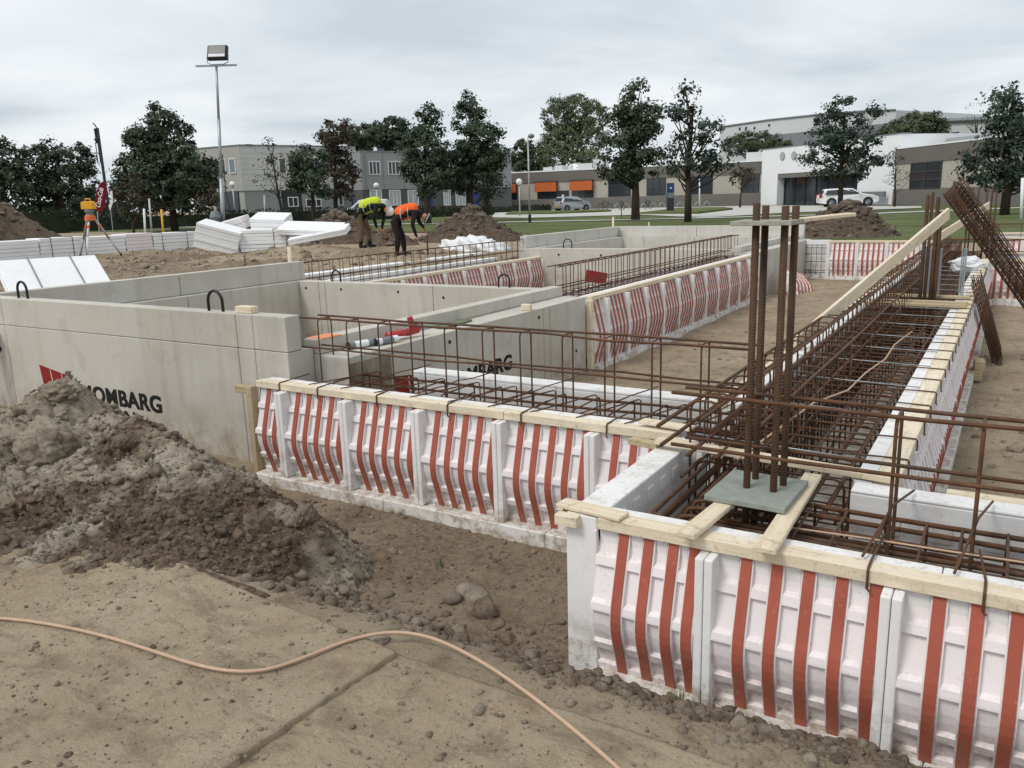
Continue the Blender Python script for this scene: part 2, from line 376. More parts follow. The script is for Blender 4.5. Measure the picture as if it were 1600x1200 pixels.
# ------------------------------------------------------------------ numpy noise
_LAT = np.random.default_rng(3).random((256, 256))
def vnoise(x, y):
    xi = np.floor(x).astype(int); yi = np.floor(y).astype(int); fx = x-xi; fy = y-yi
    fx = fx*fx*(3-2*fx); fy = fy*fy*(3-2*fy); g = lambda a, b: _LAT[a & 255, b & 255]
    return (g(xi, yi)*(1-fx)+g(xi+1, yi)*fx)*(1-fy)+(g(xi, yi+1)*(1-fx)+g(xi+1, yi+1)*fx)*fy
def fbm(x, y, oct=5, gain=.5, lac=2.03):
    s = 0; a = 1; t = 0
    for i in range(oct): s = s+a*(vnoise(x+17.3*i, y-9.1*i)-.5); t += a; a *= gain; x = x*lac; y = y*lac
    return s/t*2
def billow(x, y, oct=4, gain=.55):
    s = 0; a = 1; t = 0
    for i in range(oct): s = s+a*np.abs(2*vnoise(x+5.7*i, y+3.3*i)-1); t += a; a *= gain; x = x*2.1; y = y*2.1
    return s/t
def sstep(a, b, x): t = np.clip((x-a)/(b-a), 0, 1); return t*t*(3-2*t)

def mesh_np(name, V, F, mat, smooth=False, attr=None):
    V = np.asarray(V, np.float32); F = np.asarray(F, np.int32); k = F.shape[1]
    me = bpy.data.meshes.new(name); me.vertices.add(len(V)); me.vertices.foreach_set('co', V.ravel())
    me.loops.add(F.size); me.loops.foreach_set('vertex_index', F.ravel())
    me.polygons.add(len(F)); me.polygons.foreach_set('loop_start', np.arange(0, F.size, k, dtype=np.int32))
    if smooth: me.polygons.foreach_set('use_smooth', np.ones(len(F), bool))
    me.update(calc_edges=True); me.validate()
    if attr:
        for an, vals in attr.items():
            a = me.attributes.new(an, 'FLOAT', 'POINT'); a.data.foreach_set('value', np.asarray(vals, np.float32))
    me.materials.append(M[mat]); return me
def grid_faces(nx, ny):
    i, j = np.meshgrid(np.arange(nx-1), np.arange(ny-1), indexing='ij'); a = (i*ny+j).ravel()
    return np.stack([a, a+ny, a+ny+1, a+1], 1)
# ------------------------------------------------------------------ ground: one sheet, site to horizon
def ground_h(x, y):
    left = sstep(-10.5, -14, x)*(1-sstep(26, 36, y))
    grade = .5+.12*left
    ex = sstep(-10.0, -9.2, x)*sstep(2.28, 2.85, y)*(1-sstep(21.6, 23.0, y))
    fore = .195+.3*sstep(-9, -14, x)+.5*sstep(-9.5, -13, x)*0
    base = np.where(y < 12, fore+(grade-fore)*sstep(2.5, 9, y), grade)
    base = np.where(x > -9.5, np.where(y < 12, .195, grade), base)
    floor = -.09+.03*fbm(x*.7, y*.7, 3)
    floor = floor+.13*sstep(-5.0, -6.5, x)*(1-sstep(4.0, 4.4, y))
    z = base*(1-ex)+floor*ex
    # earth thrown up against the near beam
    z = z+.07*np.exp(-((y-2.62)/.12)**2)*sstep(-1.5, -1.2, x)*(.4+.6*vnoise(x*4, y*4))
    # ripples and clods of the bank between plates and trench
    bank = np.exp(-((y-2.62-.05*np.sin(x*3))/.24)**2)*sstep(-5.2, -4.2, x)
    z = z+bank*(1-sstep(-1.6, -1.3, x))*(.10*(billow(x*2.3, y*2.3, 4)-.25)+.03*fbm(x*9, y*9, 3))
    near = sstep(-12, -9, x)*(1-sstep(6, 9, y))*(1-sstep(3, 5, x))
    z = z+near*(.012*fbm(x*3.1, y*3.1, 4)+(.022*(billow(x*6, y*6, 4, .6)-.3)+.016*(billow(x*19, y*19, 3, .6)-.3))*sstep(2.2, 2.5, y))
    # sandy mounds beside the left concrete wall
    mm = sstep(-9.6, -11, x)*sstep(-27, -23, x)*sstep(5, 8, y)*(1-sstep(17, 20, y))
    z = z+mm*(.34*np.clip(billow(x*.42+3, y*.42, 4)-.15, 0, 1)+.13*(billow(x*1.3, y*1.3, 4, .6)-.3)+.05*(billow(x*4, y*4, 3)-.3))
    ins = sstep(4.6, 5.2, y)*sstep(-4.3, -3.9, x)*(1-sstep(19.5, 20, y))
    z = z+ins*.05*fbm(x*1.7, y*1.7, 4)
    z = np.maximum(z, np.where(ex > .5, -.16, -1))
    return z
def axis(*seg):
    out = []
    for a, b, st in seg: out += list(np.arange(a, b-st*.5, st))
    out.append(seg[-1][1]); return np.array(out)
GX = axis((-900, -100, 80), (-100, -40, 6), (-40, -26, 1), (-26, -9.2, .2), (-9.2, 1.2, .026), (1.2, 6, .16), (6, 40, 2), (40, 100, 10), (100, 900, 80))
GY = axis((-200, -20, 30), (-20, -2, 2), (-2, 1.0, .3), (1.0, 4.4, .026), (4.4, 24, .12), (24, 40, .8), (40, 100, 6), (100, 1300, 80))
def build_ground():
    X, Y = np.meshgrid(GX, GY, indexing='ij'); Z = ground_h(X, Y)
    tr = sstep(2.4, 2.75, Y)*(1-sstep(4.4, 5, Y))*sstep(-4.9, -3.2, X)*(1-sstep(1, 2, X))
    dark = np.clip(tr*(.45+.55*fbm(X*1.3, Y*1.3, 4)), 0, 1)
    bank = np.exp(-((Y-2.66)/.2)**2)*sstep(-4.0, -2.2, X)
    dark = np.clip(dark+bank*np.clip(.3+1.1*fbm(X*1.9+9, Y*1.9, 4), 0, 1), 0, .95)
    dark = np.clip(dark+.12*sstep(4.5, 5.2, Y)*(1-sstep(20, 22, Y))*sstep(-4.5, -4, X)*(.4+fbm(X*.8, Y*.8, 4)), 0, .95)
    mm = sstep(-9.6, -11, X)*sstep(-27, -23, X)*sstep(5, 8, Y)*(1-sstep(17, 20, Y)); dark = np.clip(dark+mm*np.clip(.25+1.6*fbm(X*.45+3, Y*.45, 4), 0, .8), 0, .95)
    me = mesh_np('ground', np.stack([X, Y, Z], -1).reshape(-1, 3), grid_faces(len(GX), len(GY)), 'ground', True, {'dark': dark.ravel()})
    tag(link('ground', me), 'bare sandy building site ground', None, None, 'structure')
build_ground()
def flat_sheet(name, pix, z, mat, kind='structure', ext=None):
    pts = [PZ(x, y, z) for x, y in pix]; me = MB().add([tuple(p) for p in pts], [tuple(range(len(pts)))]).mesh(name, mat)
    return tag(link(name, me), None, None, None, kind)
def build_lawn():
    def edge(x): return 24.2+1.0*np.sin(x*.21)+1.2*fbm(x*.35, x*0+2, 3)+6*sstep(-11, -20, x)+5*sstep(-26, -45, x)
    xs = axis((-190, -60, 5), (-60, -30, 1.0), (-30, 8, .3), (8, 60, 3), (60, 160, 10)); ts = np.concatenate([np.linspace(0, 1, 12)**2*.05, np.linspace(.08, 1, 10)])
    X, T = np.meshgrid(xs, ts, indexing='ij'); e = edge(X); Y = e+T*(130-e)
    Z = ground_h(X, Y)+.012+.03*np.clip(T*30, 0, 1)
    tag(link('lawn', mesh_np('lawn', np.stack([X, Y, Z], -1).reshape(-1, 3), grid_faces(len(xs), len(ts)), 'lawn', True)), None, None, None, 'structure')
build_lawn()
def ribbon(name, pix, width, z, mat):
    P = [PZ(x, y, .5) for x, y in pix]; mb = MB(); L = []; Rr = []
    for i, p in enumerate(P):
        t = nrm(P[min(i+1, len(P)-1)]-P[max(i-1, 0)]); n = np.array([-t[1], t[0], 0])
        zz = float(ground_h(np.array([p[0]]), np.array([p[1]]))[0])
        a = p+n*width/2; b = p-n*width/2; a[2] = b[2] = zz+z; L.append(a); Rr.append(b)
    n = len(P); mb.add(L+Rr, [(n+i, n+i+1, i+1, i) for i in range(n-1)])
    return tag(link(name, mb.mesh(name, mat)), None, None, None, 'structure')
ribbon('path', [(-40, 357.5), (100, 357), (250, 356.5), (420, 355), (600, 352), (775, 349), (980, 345), (1170, 340.5), (1350, 336), (1600, 326), (1700, 321)], 1.7, .075, 'paving')
def area(name, pts, z, mat):
    return tag(link(name, MB().add([(x, y, z) for x, y in pts], [tuple(range(len(pts)))]).mesh(name, mat)), None, None, None, 'structure')
def pz2(*pix): return [tuple(PZ(x, y, .5)[:2]) for x, y in pix]
area('parking_area', pz2((770, 341), (820, 342), (1000, 337), (1100, 342), (1230, 334), (1330, 331), (1440, 326.5), (1440, 323.5), (1190, 322), (900, 328), (770, 331)), .58, 'paving')
area('road', pz2((420, 340), (760, 333.5), (900, 327), (1190, 321.6), (1420, 322), (1420, 318.5), (1190, 318), (800, 325), (420, 336)), .572, 'asphalt')
def bed(name, pix, label):
    pts = pz2(*pix); n = len(pts); mb = MB()
    mb.add([(x, y, .55) for x, y in pts]+[(x, y, .72) for x, y in pts], [tuple(range(n, 2*n))]+[(i, (i+1) % n, n+(i+1) % n, n+i) for i in range(n)])
    return tag(link(name, mb.mesh(name, 'lawn')), None, None, None, 'structure')
bed('verge', [(790, 337), (860, 336), (955, 332), (950, 330), (800, 333)], '')
bed('verge', [(1000, 336), (1090, 336), (1145, 329), (1130, 327), (1060, 328)], '')

# ------------------------------------------------------------------ soil
def ico():
    bm = bmesh.new(); bmesh.ops.create_icosphere(bm, subdivisions=2, radius=1)
    V = np.array([v.co[:] for v in bm.verts]); F = np.array([[v.index for v in f.verts] for f in bm.faces]); bm.free(); return V, F
def ico1():
    bm = bmesh.new(); bmesh.ops.create_icosphere(bm, subdivisions=1, radius=1)
    V = np.array([v.co[:] for v in bm.verts]); F = np.array([[v.index for v in f.verts] for f in bm.faces]); bm.free(); return V, F
ICO2, ICO1 = ico(), ico1()
def ico3():
    bm = bmesh.new(); bmesh.ops.create_icosphere(bm, subdivisions=3, radius=1)
    V = np.array([v.co[:] for v in bm.verts]); F = np.array([[v.index for v in f.verts] for f in bm.faces]); bm.free(); return V, F
ICO3 = ico3()
def rough_proto(base, seed, amp):
    """An angular broken lump: a ball cut by random planes, then roughened."""
    r = np.random.default_rng(seed); V = base[0]; n = r.normal(size=(16, 3)); n /= np.linalg.norm(n, axis=1)[:, None]; d = r.uniform(.55, .98, 16)
    dots = np.maximum(V@n.T, .05); rr = np.minimum(1.08, (d/dots).min(1))
    nz = fbm(V[:, 0]*2.4+V[:, 2]*3.1+seed, V[:, 1]*2.4-V[:, 2]*2.2, 4)+.5*fbm(V[:, 0]*7+seed, V[:, 1]*7+V[:, 2]*6, 3)
    return V*(rr*(1+amp*nz+.03*r.normal(size=len(V))))[:, None], base[1]
PROTO3 = [rough_proto(ICO3, k, .22) for k in range(10)]; PROTO2 = [rough_proto(ICO2, k+40, .2) for k in range(10)]
def small_proto(k):
    r = np.random.default_rng(k); return ICO1[0]*r.uniform(.6, 1.2, (len(ICO1[0]), 1)), ICO1[1]
PROTO1 = [small_proto(k) for k in range(10)]
def clods(points, sizes, rng, sink=.3, base=None):
    """Broken lumps of earth joined into one mesh."""
    VV = []; FF = []; o = 0
    for p, s in zip(points, sizes):
        V, F = base if base is not None else (PROTO3 if s > .05 else PROTO2 if s > .022 else PROTO1)[rng.integers(0, 10)]
        A = rng.normal(size=(3, 3)); Q, _ = np.linalg.qr(A)
        D = (V@Q)*np.array([1, rng.uniform(.65, 1), rng.uniform(.5, .9)])*s
        a = rng.random()*6.28; c, sn = math.cos(a), math.sin(a); D = D@np.array([[c, sn, 0], [-sn, c, 0], [0, 0, 1]])
        VV.append(D+np.array(p)+np.array([0, 0, s*(.5-sink)])); FF.append(F+o); o += len(V); CNT.append(len(V))
    return np.concatenate(VV), np.concatenate(FF)
CNT = []
def YPx(x, y, Y): d = ray(x, y); t = Y/d[1]; return t*d[0], CAM_H+t*d[2]
def build_near_heap():
    out = [(-400, 700), (-150, 690), (0, 648), (30, 645), (52, 640), (66, 612), (80, 596), (96, 590), (108, 602), (118, 622), (130, 646), (165, 656), (200, 658), (235, 670), (270, 690), (300, 706), (335, 728), (380, 745), (420, 770), (450, 790), (490, 802), (530, 828), (565, 850), (640, 900)]
    R = [YPx(x, y, 2.95) for x, y in out]; rx = np.array([a for a, b in R]); rz = np.array([b for a, b in R])
    xs = np.concatenate([np.arange(-9.6, -6.6, .024), np.arange(-6.6, -2.2, .0125)]); ys = np.arange(1.55, 4.05, .0135)
    X, Y = np.meshgrid(xs, ys, indexing='ij')
    ridge = np.interp(X, rx, rz); yr = 2.95+.12*fbm(X*1.2, X*0, 3)
    yf = np.interp(X, [-9, -6, -4.28, -3.6, -2.87, -2.5], [1.3, 1.42, 1.66, 1.93, 2.26, 2.7])+.12*fbm(X*2, X*0+4, 3)
    yb = np.interp(X, [-9, -5, -3.5, -2.5], [3.95, 3.95, 3.55, 3.1])
    t = np.where(Y < yr, (Y-yf)/(yr-yf), (yb-Y)/(yb-yr)); tt = np.clip(t, 0, 1)
    prof = np.where(Y < yr, .72*tt+.28*tt*tt*(3-2*tt), tt**.9)
    g = np.where(Y < 2.3, np.maximum(ground_h(X, Y), .262), ground_h(X, Y))
    Z = g-.05+(ridge-g+.05)*prof*(1-sstep(-3.15, -2.6, X))
    env = np.clip(t*3, 0, 1)*np.clip((ridge-g)*4, .25, 1)
    big = billow(X*1.55+2.1, Y*1.55, 4, .5)
    Z = Z+env*(.20*(big-.42)*np.clip(1.25-prof*1.05, .2, 1)+(.13*(billow(X*4.6, Y*4.6, 5, .68)-.35)+.075*(billow(X*12, Y*12, 4, .7)-.3))*np.clip(1.3-prof*.8, .45, 1)+.03*fbm(X*33, Y*33, 3, .7))
    Z = np.where(t < -.02, g-.06, Z)-.3*sstep(-2.75, -2.4, X)
    nd = fbm(X*2.0+4, Y*2.0, 5, .6); dark = np.clip(sstep(.0, .3, nd+.38*sstep(-4.4, -3.3, X)-.25*sstep(-4.3, -5.6, X)), 0, .95)
    jx = .05*fbm(X*7+Z*5, Y*7+3, 3)+.02*fbm(X*21, Y*21+Z*9, 2); jy = .05*fbm(X*7-8, Y*7+Z*5, 3)+.02*fbm(X*21+5, Y*21-Z*9, 2); X0, Y0 = X, Y; X = X+jx*env; Y = Y+jy*env
    root = thing('soil_heap', 'lumpy grey-brown heap of dug clay in front of the lettered concrete wall', 'soil heap', (-5, 2.9, .1))
    me = mesh_np('earth', np.stack([X, Y, Z], -1).reshape(-1, 3)-np.array([-5, 2.9, .1]), grid_faces(len(xs), len(ys)), 'heap', False, {'dark': dark.ravel()})
    link('earth', me, root)
    rng = np.random.default_rng(5); P = []; S = []; DK = []; CNT.clear()
    while len(P) < 24000:
        i = rng.integers(0, len(xs)); j = rng.integers(0, len(ys))
        if t[i, j] < .02 or X[i, j] < -8.6 or (X[i, j] < -6.6 and rng.random() < .5): continue
        if prof[i, j]*(ridge-g)[i, j] < .02: continue
        s = min(.045, .0048*(1/rng.random())**.50)
        P.append((X[i, j]+5, Y[i, j]-2.9, Z[i, j]-.1)); S.append(s); DK.append(dark[i, j]*rng.uniform(.55, 1))
    V, F = clods(P, S, rng, .55); dv = np.repeat(DK, CNT)
    # a few big boulders of clay, the one on the crown the largest
    for (px, py, Yp, s) in ((95, 612, 2.93, .118), (72, 700, 2.6, .19), (192, 690, 2.75, .06), (290, 765, 2.55, .07), (120, 780, 2.45, .08), (405, 815, 2.55, .07), (478, 806, 2.8, .07)):
        x, z = YPx(px, py, Yp); V2, F2 = clods([(x+5, Yp-2.9, z-.1)], [s], rng, .5, BIG); F = np.concatenate([F, F2+len(V)]); V = np.concatenate([V, V2]); dv = np.concatenate([dv, np.full(len(V2), .1 if px < 150 else .35)])
    tag(link('clods', mesh_np('clods', V, F, 'clod', False, {'dark': dv}), root), None, None, None, 'stuff')
def big_ico():
    bm = bmesh.new(); bmesh.ops.create_icosphere(bm, subdivisions=5, radius=1)
    V = np.array([v.co[:] for v in bm.verts]); F = np.array([[v.index for v in f.verts] for f in bm.faces]); bm.free()
    a = fbm(V[:, 0]*2.2+V[:, 2]*3, V[:, 1]*2.2-V[:, 2]*2, 5); b = billow(V[:, 0]*3+V[:, 2], V[:, 1]*3+V[:, 2]*2.5, 4)
    c = billow(V[:, 0]*9+V[:, 2]*5, V[:, 1]*9-V[:, 2]*7, 4, .7); d = fbm(V[:, 0]*26+V[:, 2]*19, V[:, 1]*26+V[:, 2]*23, 3, .7)
    return V*(1+.26*a+.3*(b-.4)+.16*(c-.35)+.05*d)[:, None], F
BIG = big_ico()
build_near_heap()
def ground_clods():
    rng = np.random.default_rng(9); P = []; S = []
    def put(n, fx, fy, smax, p=.6, s0=.008):
        x = fx(n); y = fy(n); z = ground_h(x, y); z = np.where((y < 2.2) & (x < -1.9), .232, np.where((y < 2.13) & (x < 1.2), .208, z))
        for a, b, c in zip(x, y, z): P.append((a, b, c)); S.append(min(smax, s0*(1/rng.random())**p))
    u = lambda a, b: (lambda n: rng.uniform(a, b, n)); g = lambda m, s: (lambda n: rng.normal(m, s, n))
    put(2600, u(-4.6, -1.5), g(2.66, .16), .05, .58, .0055)
    put(1600, u(-1.5, .4), g(2.5, .13), .035, .6, .005)
    put(2200, u(-4.8, -1.5), u(2.5, 3.95), .028, .6, .0045)
    put(2200, u(-4.5, .3), u(1.0, 2.25), .016, .5, .003)
    put(500, u(-4.1, -1.5), u(4.9, 12), .03)
    put(3500, u(-22, -9.8), u(6.5, 17), .12, .5, .02)
    put(250, u(-.3, 1), u(4, 12), .05)
    for (px, py, s) in ((735, 880, .12), (760, 905, .10), (700, 890, .08), (790, 945, .09), (770, 925, .07), (612, 850, .06), (850, 990, .06), (890, 1075, .05), (1590, 690, .11), (1575, 700, .07), (1200, 1165, .07), (1150, 1160, .05)):
        p = PZ(px, py, .08 if py > 850 else -.03); p[2] = float(ground_h(np.array([p[0]]), np.array([p[1]]))[0]); P.append(p); S.append(s*.8)
    CNT.clear(); V, F = clods(P, S, rng, .5); A = np.array(P); dk = np.where((A[:, 1] > 2.35) & (A[:, 1] < 4.1) & (A[:, 0] > -4.8), .55, .2)*rng.uniform(.3, 1.3, len(A))
    tag(link('loose_clods', mesh_np('loose_clods', V, F, 'clod', False, {'dark': np.repeat(np.clip(dk, 0, .9), CNT)})), 'loose crumbs of earth scattered on the sand', 'soil', None, 'stuff')
ground_clods()
# mud-caked ground plates in the foreground
def plate(name, corner, a, b, la, lb, zt, label, seed):
    """corner, unit directions a and b, lengths."""
    n1, n2 = max(2, int(la/.016)), max(2, int(lb/.016)); u = np.linspace(0, la, n1); v = np.linspace(0, lb, n2)
    U, Vv = np.meshgrid(u, v, indexing='ij'); X = corner[0]+a[0]*U+b[0]*Vv; Y = corner[1]+a[1]*U+b[1]*Vv
    Z = zt+.006*fbm(X*3+seed, Y*3, 4)+.004*(billow(X*14, Y*14, 3)-.3)
    Z = Z+.007*np.clip(billow(X*2.1+seed, Y*2.1, 5, .6)-.45, 0, 1)*3+.004*fbm(X*24, Y*24, 3, .7)
    ed = np.minimum(U, Vv); Z = Z-.004*(1-np.clip(ed/.02, 0, 1)); W = .010*fbm(X*9, Y*9, 3)*(ed < .01); X = X+W; Y = Y+W
    top = np.stack([X, Y, Z], -1).reshape(-1, 3); F = grid_faces(n1, n2); nt = len(top)
    ring = [i*n2 for i in range(n1)]+[(n1-1)*n2+j for j in range(1, n2)]+[i*n2+n2-1 for i in range(n1-2, -1, -1)]+[j for j in range(n2-2, 0, -1)]
    low = top[ring].copy(); low[:, 2] = zt-.04; k = len(ring)
    F2 = np.array([[ring[i], nt+i, nt+(i+1) % k, ring[(i+1) % k]] for i in range(k)])
    me = mesh_np(name, np.concatenate([top, low]), np.concatenate([F, F2]), 'mud_plate', False)
    return tag(link(name, me), label, 'ground plate', 'ground plates under the camera')
c1 = PZ(620, 1015, .234)[:2]; a1 = nrm((PZ(350, 905, .234)-PZ(620, 1015, .234))[:2]); b1 = nrm((PZ(345, 1200, .234)-PZ(620, 1015, .234))[:2])
plate('ground_plate', c1, a1, b1, 4.6, 2.6, .230, 'mud-caked ground plate crossed by the whole wavy length of pale hose, beside the soil heap', 1)
c2 = np.array(PZ(690, 1037, .206)[:2])+np.array((-.34, -.02)); plate('ground_plate', c2, (1, -.004), (-.03, -1), 3.5, 2.4, .206, 'sandy ground plate lying along the foot of the nearest striped beam', 5)
def hose():
    pix = [(-1500, 1010), (-900, 950), (-520, 944), (-260, 955), (-120, 961), (0, 965), (60, 972), (130, 985), (200, 1004), (270, 1028), (330, 1046), (385, 1051), (430, 1045), (490, 1022), (540, 1001), (585, 990), (625, 987), (665, 993), (705, 1008), (760, 1038), (810, 1072), (860, 1110), (915, 1155), (970, 1203), (1040, 1270)]
    P = [PZ(x, y, .244)for x, y in pix]
    cu = bpy.data.curves.new('hose', 'CURVE'); cu.dimensions = '3D'; sp = cu.splines.new('NURBS'); sp.points.add(len(P)-1)
    for q, p in zip(sp.points, P): q.co = (p[0], p[1], p[2], 1)
    sp.use_endpoint_u = True; sp.order_u = 4; cu.bevel_depth = .007; cu.bevel_resolution = 3; cu.resolution_u = 10
    tmp = bpy.data.objects.new('tmp', cu); COL.objects.link(tmp); dg = bpy.context.evaluated_depsgraph_get()
    me = bpy.data.meshes.new_from_object(tmp.evaluated_get(dg)); bpy.data.objects.remove(tmp); me.materials.clear(); me.materials.append(M['hose'])
    me.polygons.foreach_set('use_smooth', [True]*len(me.polygons))
    tag(link('hose', me), 'thin pale orange hose snaking over the muddy ground plates', 'hose')
hose()
def far_heap(name, cx, cy, rx, ry, h, label, z0=.45, seed=1, mat='far_heap', nclod=500, peak=1.3, cs=.05):
    n1, n2 = 64, 90; r = np.linspace(0, 1, n1); a = np.linspace(0, 2*math.pi, n2, endpoint=False)
    Rr, A = np.meshgrid(r, a, indexing='ij'); k = 1+.18*fbm(np.cos(A)*1.5+seed, np.sin(A)*1.5, 3)
    X = rx*Rr*k*np.cos(A); Y = ry*Rr*k*np.sin(A)
    Z = h*((np.cos(math.pi*Rr)+1)/2*.6+.4*(1-Rr))*(1+.25*fbm(X*.8+seed, Y*.8, 3))+.22*h*np.clip((1-Rr)*3, 0, 1)*(billow(X*1.4+seed, Y*1.4, 4)-.35)+.05*(billow(X*5, Y*5, 3)-.3)-.08*Rr
    V = np.stack([X, Y, Z], -1).reshape(-1, 3); i, j = np.meshgrid(np.arange(n1-1), np.arange(n2), indexing='ij')
    F = np.stack([i*n2+j, (i+1)*n2+j, (i+1)*n2+(j+1) % n2, i*n2+(j+1) % n2], -1).reshape(-1, 4)
    root = thing(name, label, 'soil heap', (cx, cy, z0)); link('earth', mesh_np('earth', V, F, mat, True), root)
    rng = np.random.default_rng(seed); idx = rng.integers(0, len(V), nclod); S = np.minimum(.2, cs*.55*(1/rng.random(nclod))**.45)
    Vc, Fc = clods(V[idx], S, rng, .5); tag(link('clods', mesh_np('clods', Vc, Fc, 'far_clod'), root), None, None, None, 'stuff')
    return root
def at(px, py, D): return PD(px, py, D)
p = at(-45, 380, 30); far_heap('soil_heap', p[0], p[1], 4.4, 3.2, 1.95, 'tall brown heap of earth beside the row of dark trees', .6, 3, 'far_heap', 2000, 1.15, .035)
p = at(525, 390, 30); far_heap('soil_heap', p[0], p[1], 2.8, 2.0, 1.2, 'low dark heap of rubble behind the stooping worker in lime vest', .5, 5, 'far_heap', 1300, 1.2)
p = at(738, 390, 28); far_heap('soil_heap', p[0], p[1], 2.9, 2.2, 1.1, 'dark heap of broken earth behind the stooping worker in orange vest', .45, 8, 'far_heap', 1600, 1.2)
p = at(1318, 372, 27.5); far_heap('soil_heap', p[0], p[1], 2.1, 1.6, 1.15, 'brown heap of clods on the lawn edge below the white estate car', .4, 13, 'far_heap', 1500, 1.25)
p = at(205, 372, 33); far_heap('rubble_pile', p[0], p[1], 1.2, .8, .35, 'small pile of grey rubble on the grass near the survey tripod', .72, 17, 'far_heap', 160, 1.3, .06)
p = at(610, 385, 26.5); far_heap('soil_heap', p[0], p[1], 1.5, 1.2, .7, 'small brown heap between the two stooping workers', .45, 19, 'far_heap', 260, 1.2)
def tufts():
    rng = np.random.default_rng(21)
    for (px, py, h, n) in ((1062, 1112, .075, 60), (688, 880, .05, 20)):
        c = PZ(px, py, .03); mb = MB()
        for _ in range(n):
            a = rng.uniform(0, 6.28); r = rng.uniform(0, .035); L = h*rng.uniform(.5, 1.2); lean = rng.uniform(.1, .9)
            b = c+np.array([r*math.cos(a), r*math.sin(a), -.02]); d = np.array([math.cos(a), math.sin(a), 0]); s = np.array([-d[1], d[0], 0])*.0025
            m = b+d*L*lean*.35+np.array([0, 0, L*.6]); t = b+d*L*lean+np.array([0, 0, L])
            mb.add([b-s, b+s, m+s, m-s, t], [(0, 1, 2, 3), (3, 2, 4)])
        tag(link('grass_tuft', mb.mesh('grass_tuft', 'grass_blade')), 'small tuft of green grass on bare earth by the nearest beam' if py > 900 else 'sparse weed tuft on the edge of the trench', 'grass')
tufts()

# ------------------------------------------------------------------ concrete units
def cbox(name, a, b, parent, mat='concrete', bev=.006):
    lo = np.array(parent.location); o = link(name, MB().box(np.array(a)-lo, np.array(b)-lo).mesh(name, mat), parent)
    if bev: bevel(o, bev, 2)
    return o
def hoop(parent, x, y, z, dx=.085, h=.15, along='x', r=.012):
    lo = np.array(parent.location); pts = []
    pts.append((-dx, 0, -.02))
    for k in range(0, 13):
        a = math.pi*(1-k/12); pts.append((dx*math.cos(a), 0, h-dx+dx*math.sin(a)))
    pts.append((dx, 0, -.02))
    if along == 'y': pts = [(q, p, s) for p, q, s in pts]
    o = link('lifting_loop', MB().tube(pts, r, 8).mesh('lifting_loop', 'black', True), parent, tuple(np.array((x, y, z))-lo))
    o['label'] = 'dark bent lifting loop'; return o
def hole(parent, p, axis='y', r=.018):
    lo = np.array(parent.location); mb = MB()
    d = np.array((0, .004, 0)) if axis == 'y' else np.array((.004, 0, 0))
    mb.tube([np.array(p)-d, np.array(p)+d*1.5], r, 10); link('tie_hole', mb.mesh('tie_hole', 'black'), parent, tuple(-lo))  # flat black disc on the face, painted for the dark inside of a hole
def text_mesh(body, size, mat, extrude=.001, offset=.0, spacing=1.0, shear=0):
    cu = bpy.data.curves.new('lettering', 'FONT'); cu.body = body; cu.size = size; cu.extrude = extrude; cu.offset = offset; cu.space_character = spacing; cu.shear = shear
    t = bpy.data.objects.new('tmp', cu); COL.objects.link(t); dg = bpy.context.evaluated_depsgraph_get()
    me = bpy.data.meshes.new_from_object(t.evaluated_get(dg)); bpy.data.objects.remove(t); me.materials.clear(); me.materials.append(M[mat]); me.name = 'lettering'
    return me
def fit_text(me, wd, ht):
    V = np.array([v.co[:] for v in me.vertices]); lo = V.min(0); hi = V.max(0)
    for v in me.vertices: v.co = ((v.co[0]-lo[0])/(hi[0]-lo[0])*wd, (v.co[1]-lo[1])/(hi[1]-lo[1])*ht, v.co[2])
    return me
def bold(me, dx, dz):
    V = np.array([v.co[:] for v in me.vertices]); F = [tuple(p.vertices) for p in me.polygons]; mb = MB()
    for k, (a, b) in enumerate(((0, 0), (-dx, 0), (dx, 0), (-dx, dz), (dx, dz), (0, -dz), (-dx, -dz), (dx, -dz), (0, dz))): mb.add(V+np.array((a, b, -.00012*k)), F)
    return mb.mesh('lettering', 'black_paint')
TXT1 = fit_text(bold(text_mesh('MOMBARG', .2, 'black_paint', .0012, .002, 1.06), .0065, .004), 1.17, .155)
TXT2 = fit_text(bold(text_mesh('BETON', .2, 'black_paint', .0012, .002, 1.06), .0065, .004), .72, .145)
def logo(parent, origin, rz):
    """Red trapezoid emblem of leaning bars with the two lines of lettering; local x along the wall, z up."""
    lo = np.array(parent.location); e = link('stencil_sign', None, parent, tuple(np.array(origin)-lo), (0, 0, rz))
    for k in range(3):
        x0 = k*.18; mb = MB()
        a = [(x0+.03*0, .27-.022*k*1.2), (x0+.165, .27-.022*(k*1.2+1.1)), (x0+.185, 0.01), (x0+.04, 0.01)]
        mb.prism([(px, pz) for px, pz in a], -.0022, .001); link('emblem_bar', mb.mesh('emblem_bar', 'red_paint'), e)
    o = link('lettering', TXT1, e, (.64, -.0015, -.015), (rad(90), 0, 0)); o['label'] = 'stencilled black letters'
    link('lettering', TXT2, e, (.70, -.0015, -.19), (rad(90), 0, 0))
    return e
W1 = thing('precast_foundation', 'grey precast concrete wall stencilled with red emblem and black letters, behind the soil heap', 'concrete wall', (-6.5, 4.25, -.2))
for a, b in ((-13, -8.408), (-8.403, -5.044), (-5.039, -4.858), (-4.854, -4.505)):
    cbox('wall_panel', (a, 4.18, -.3), (b, 4.44, .848), W1); cbox('upstand', (a, 4.182, .852), (b, 4.325, 1.115), W1)
logo(W1, (-7.885, 4.18, .225), 0)
hoop(W1, -8.11, 4.25, 1.115, .08, .16); hoop(W1, -5.335, 4.25, 1.115, .083, .16)
W2 = thing('precast_foundation', 'long concrete wall with raised lip, backed by the leaning white foam sheets', 'concrete wall', (-8.9, 6.5, -.2))
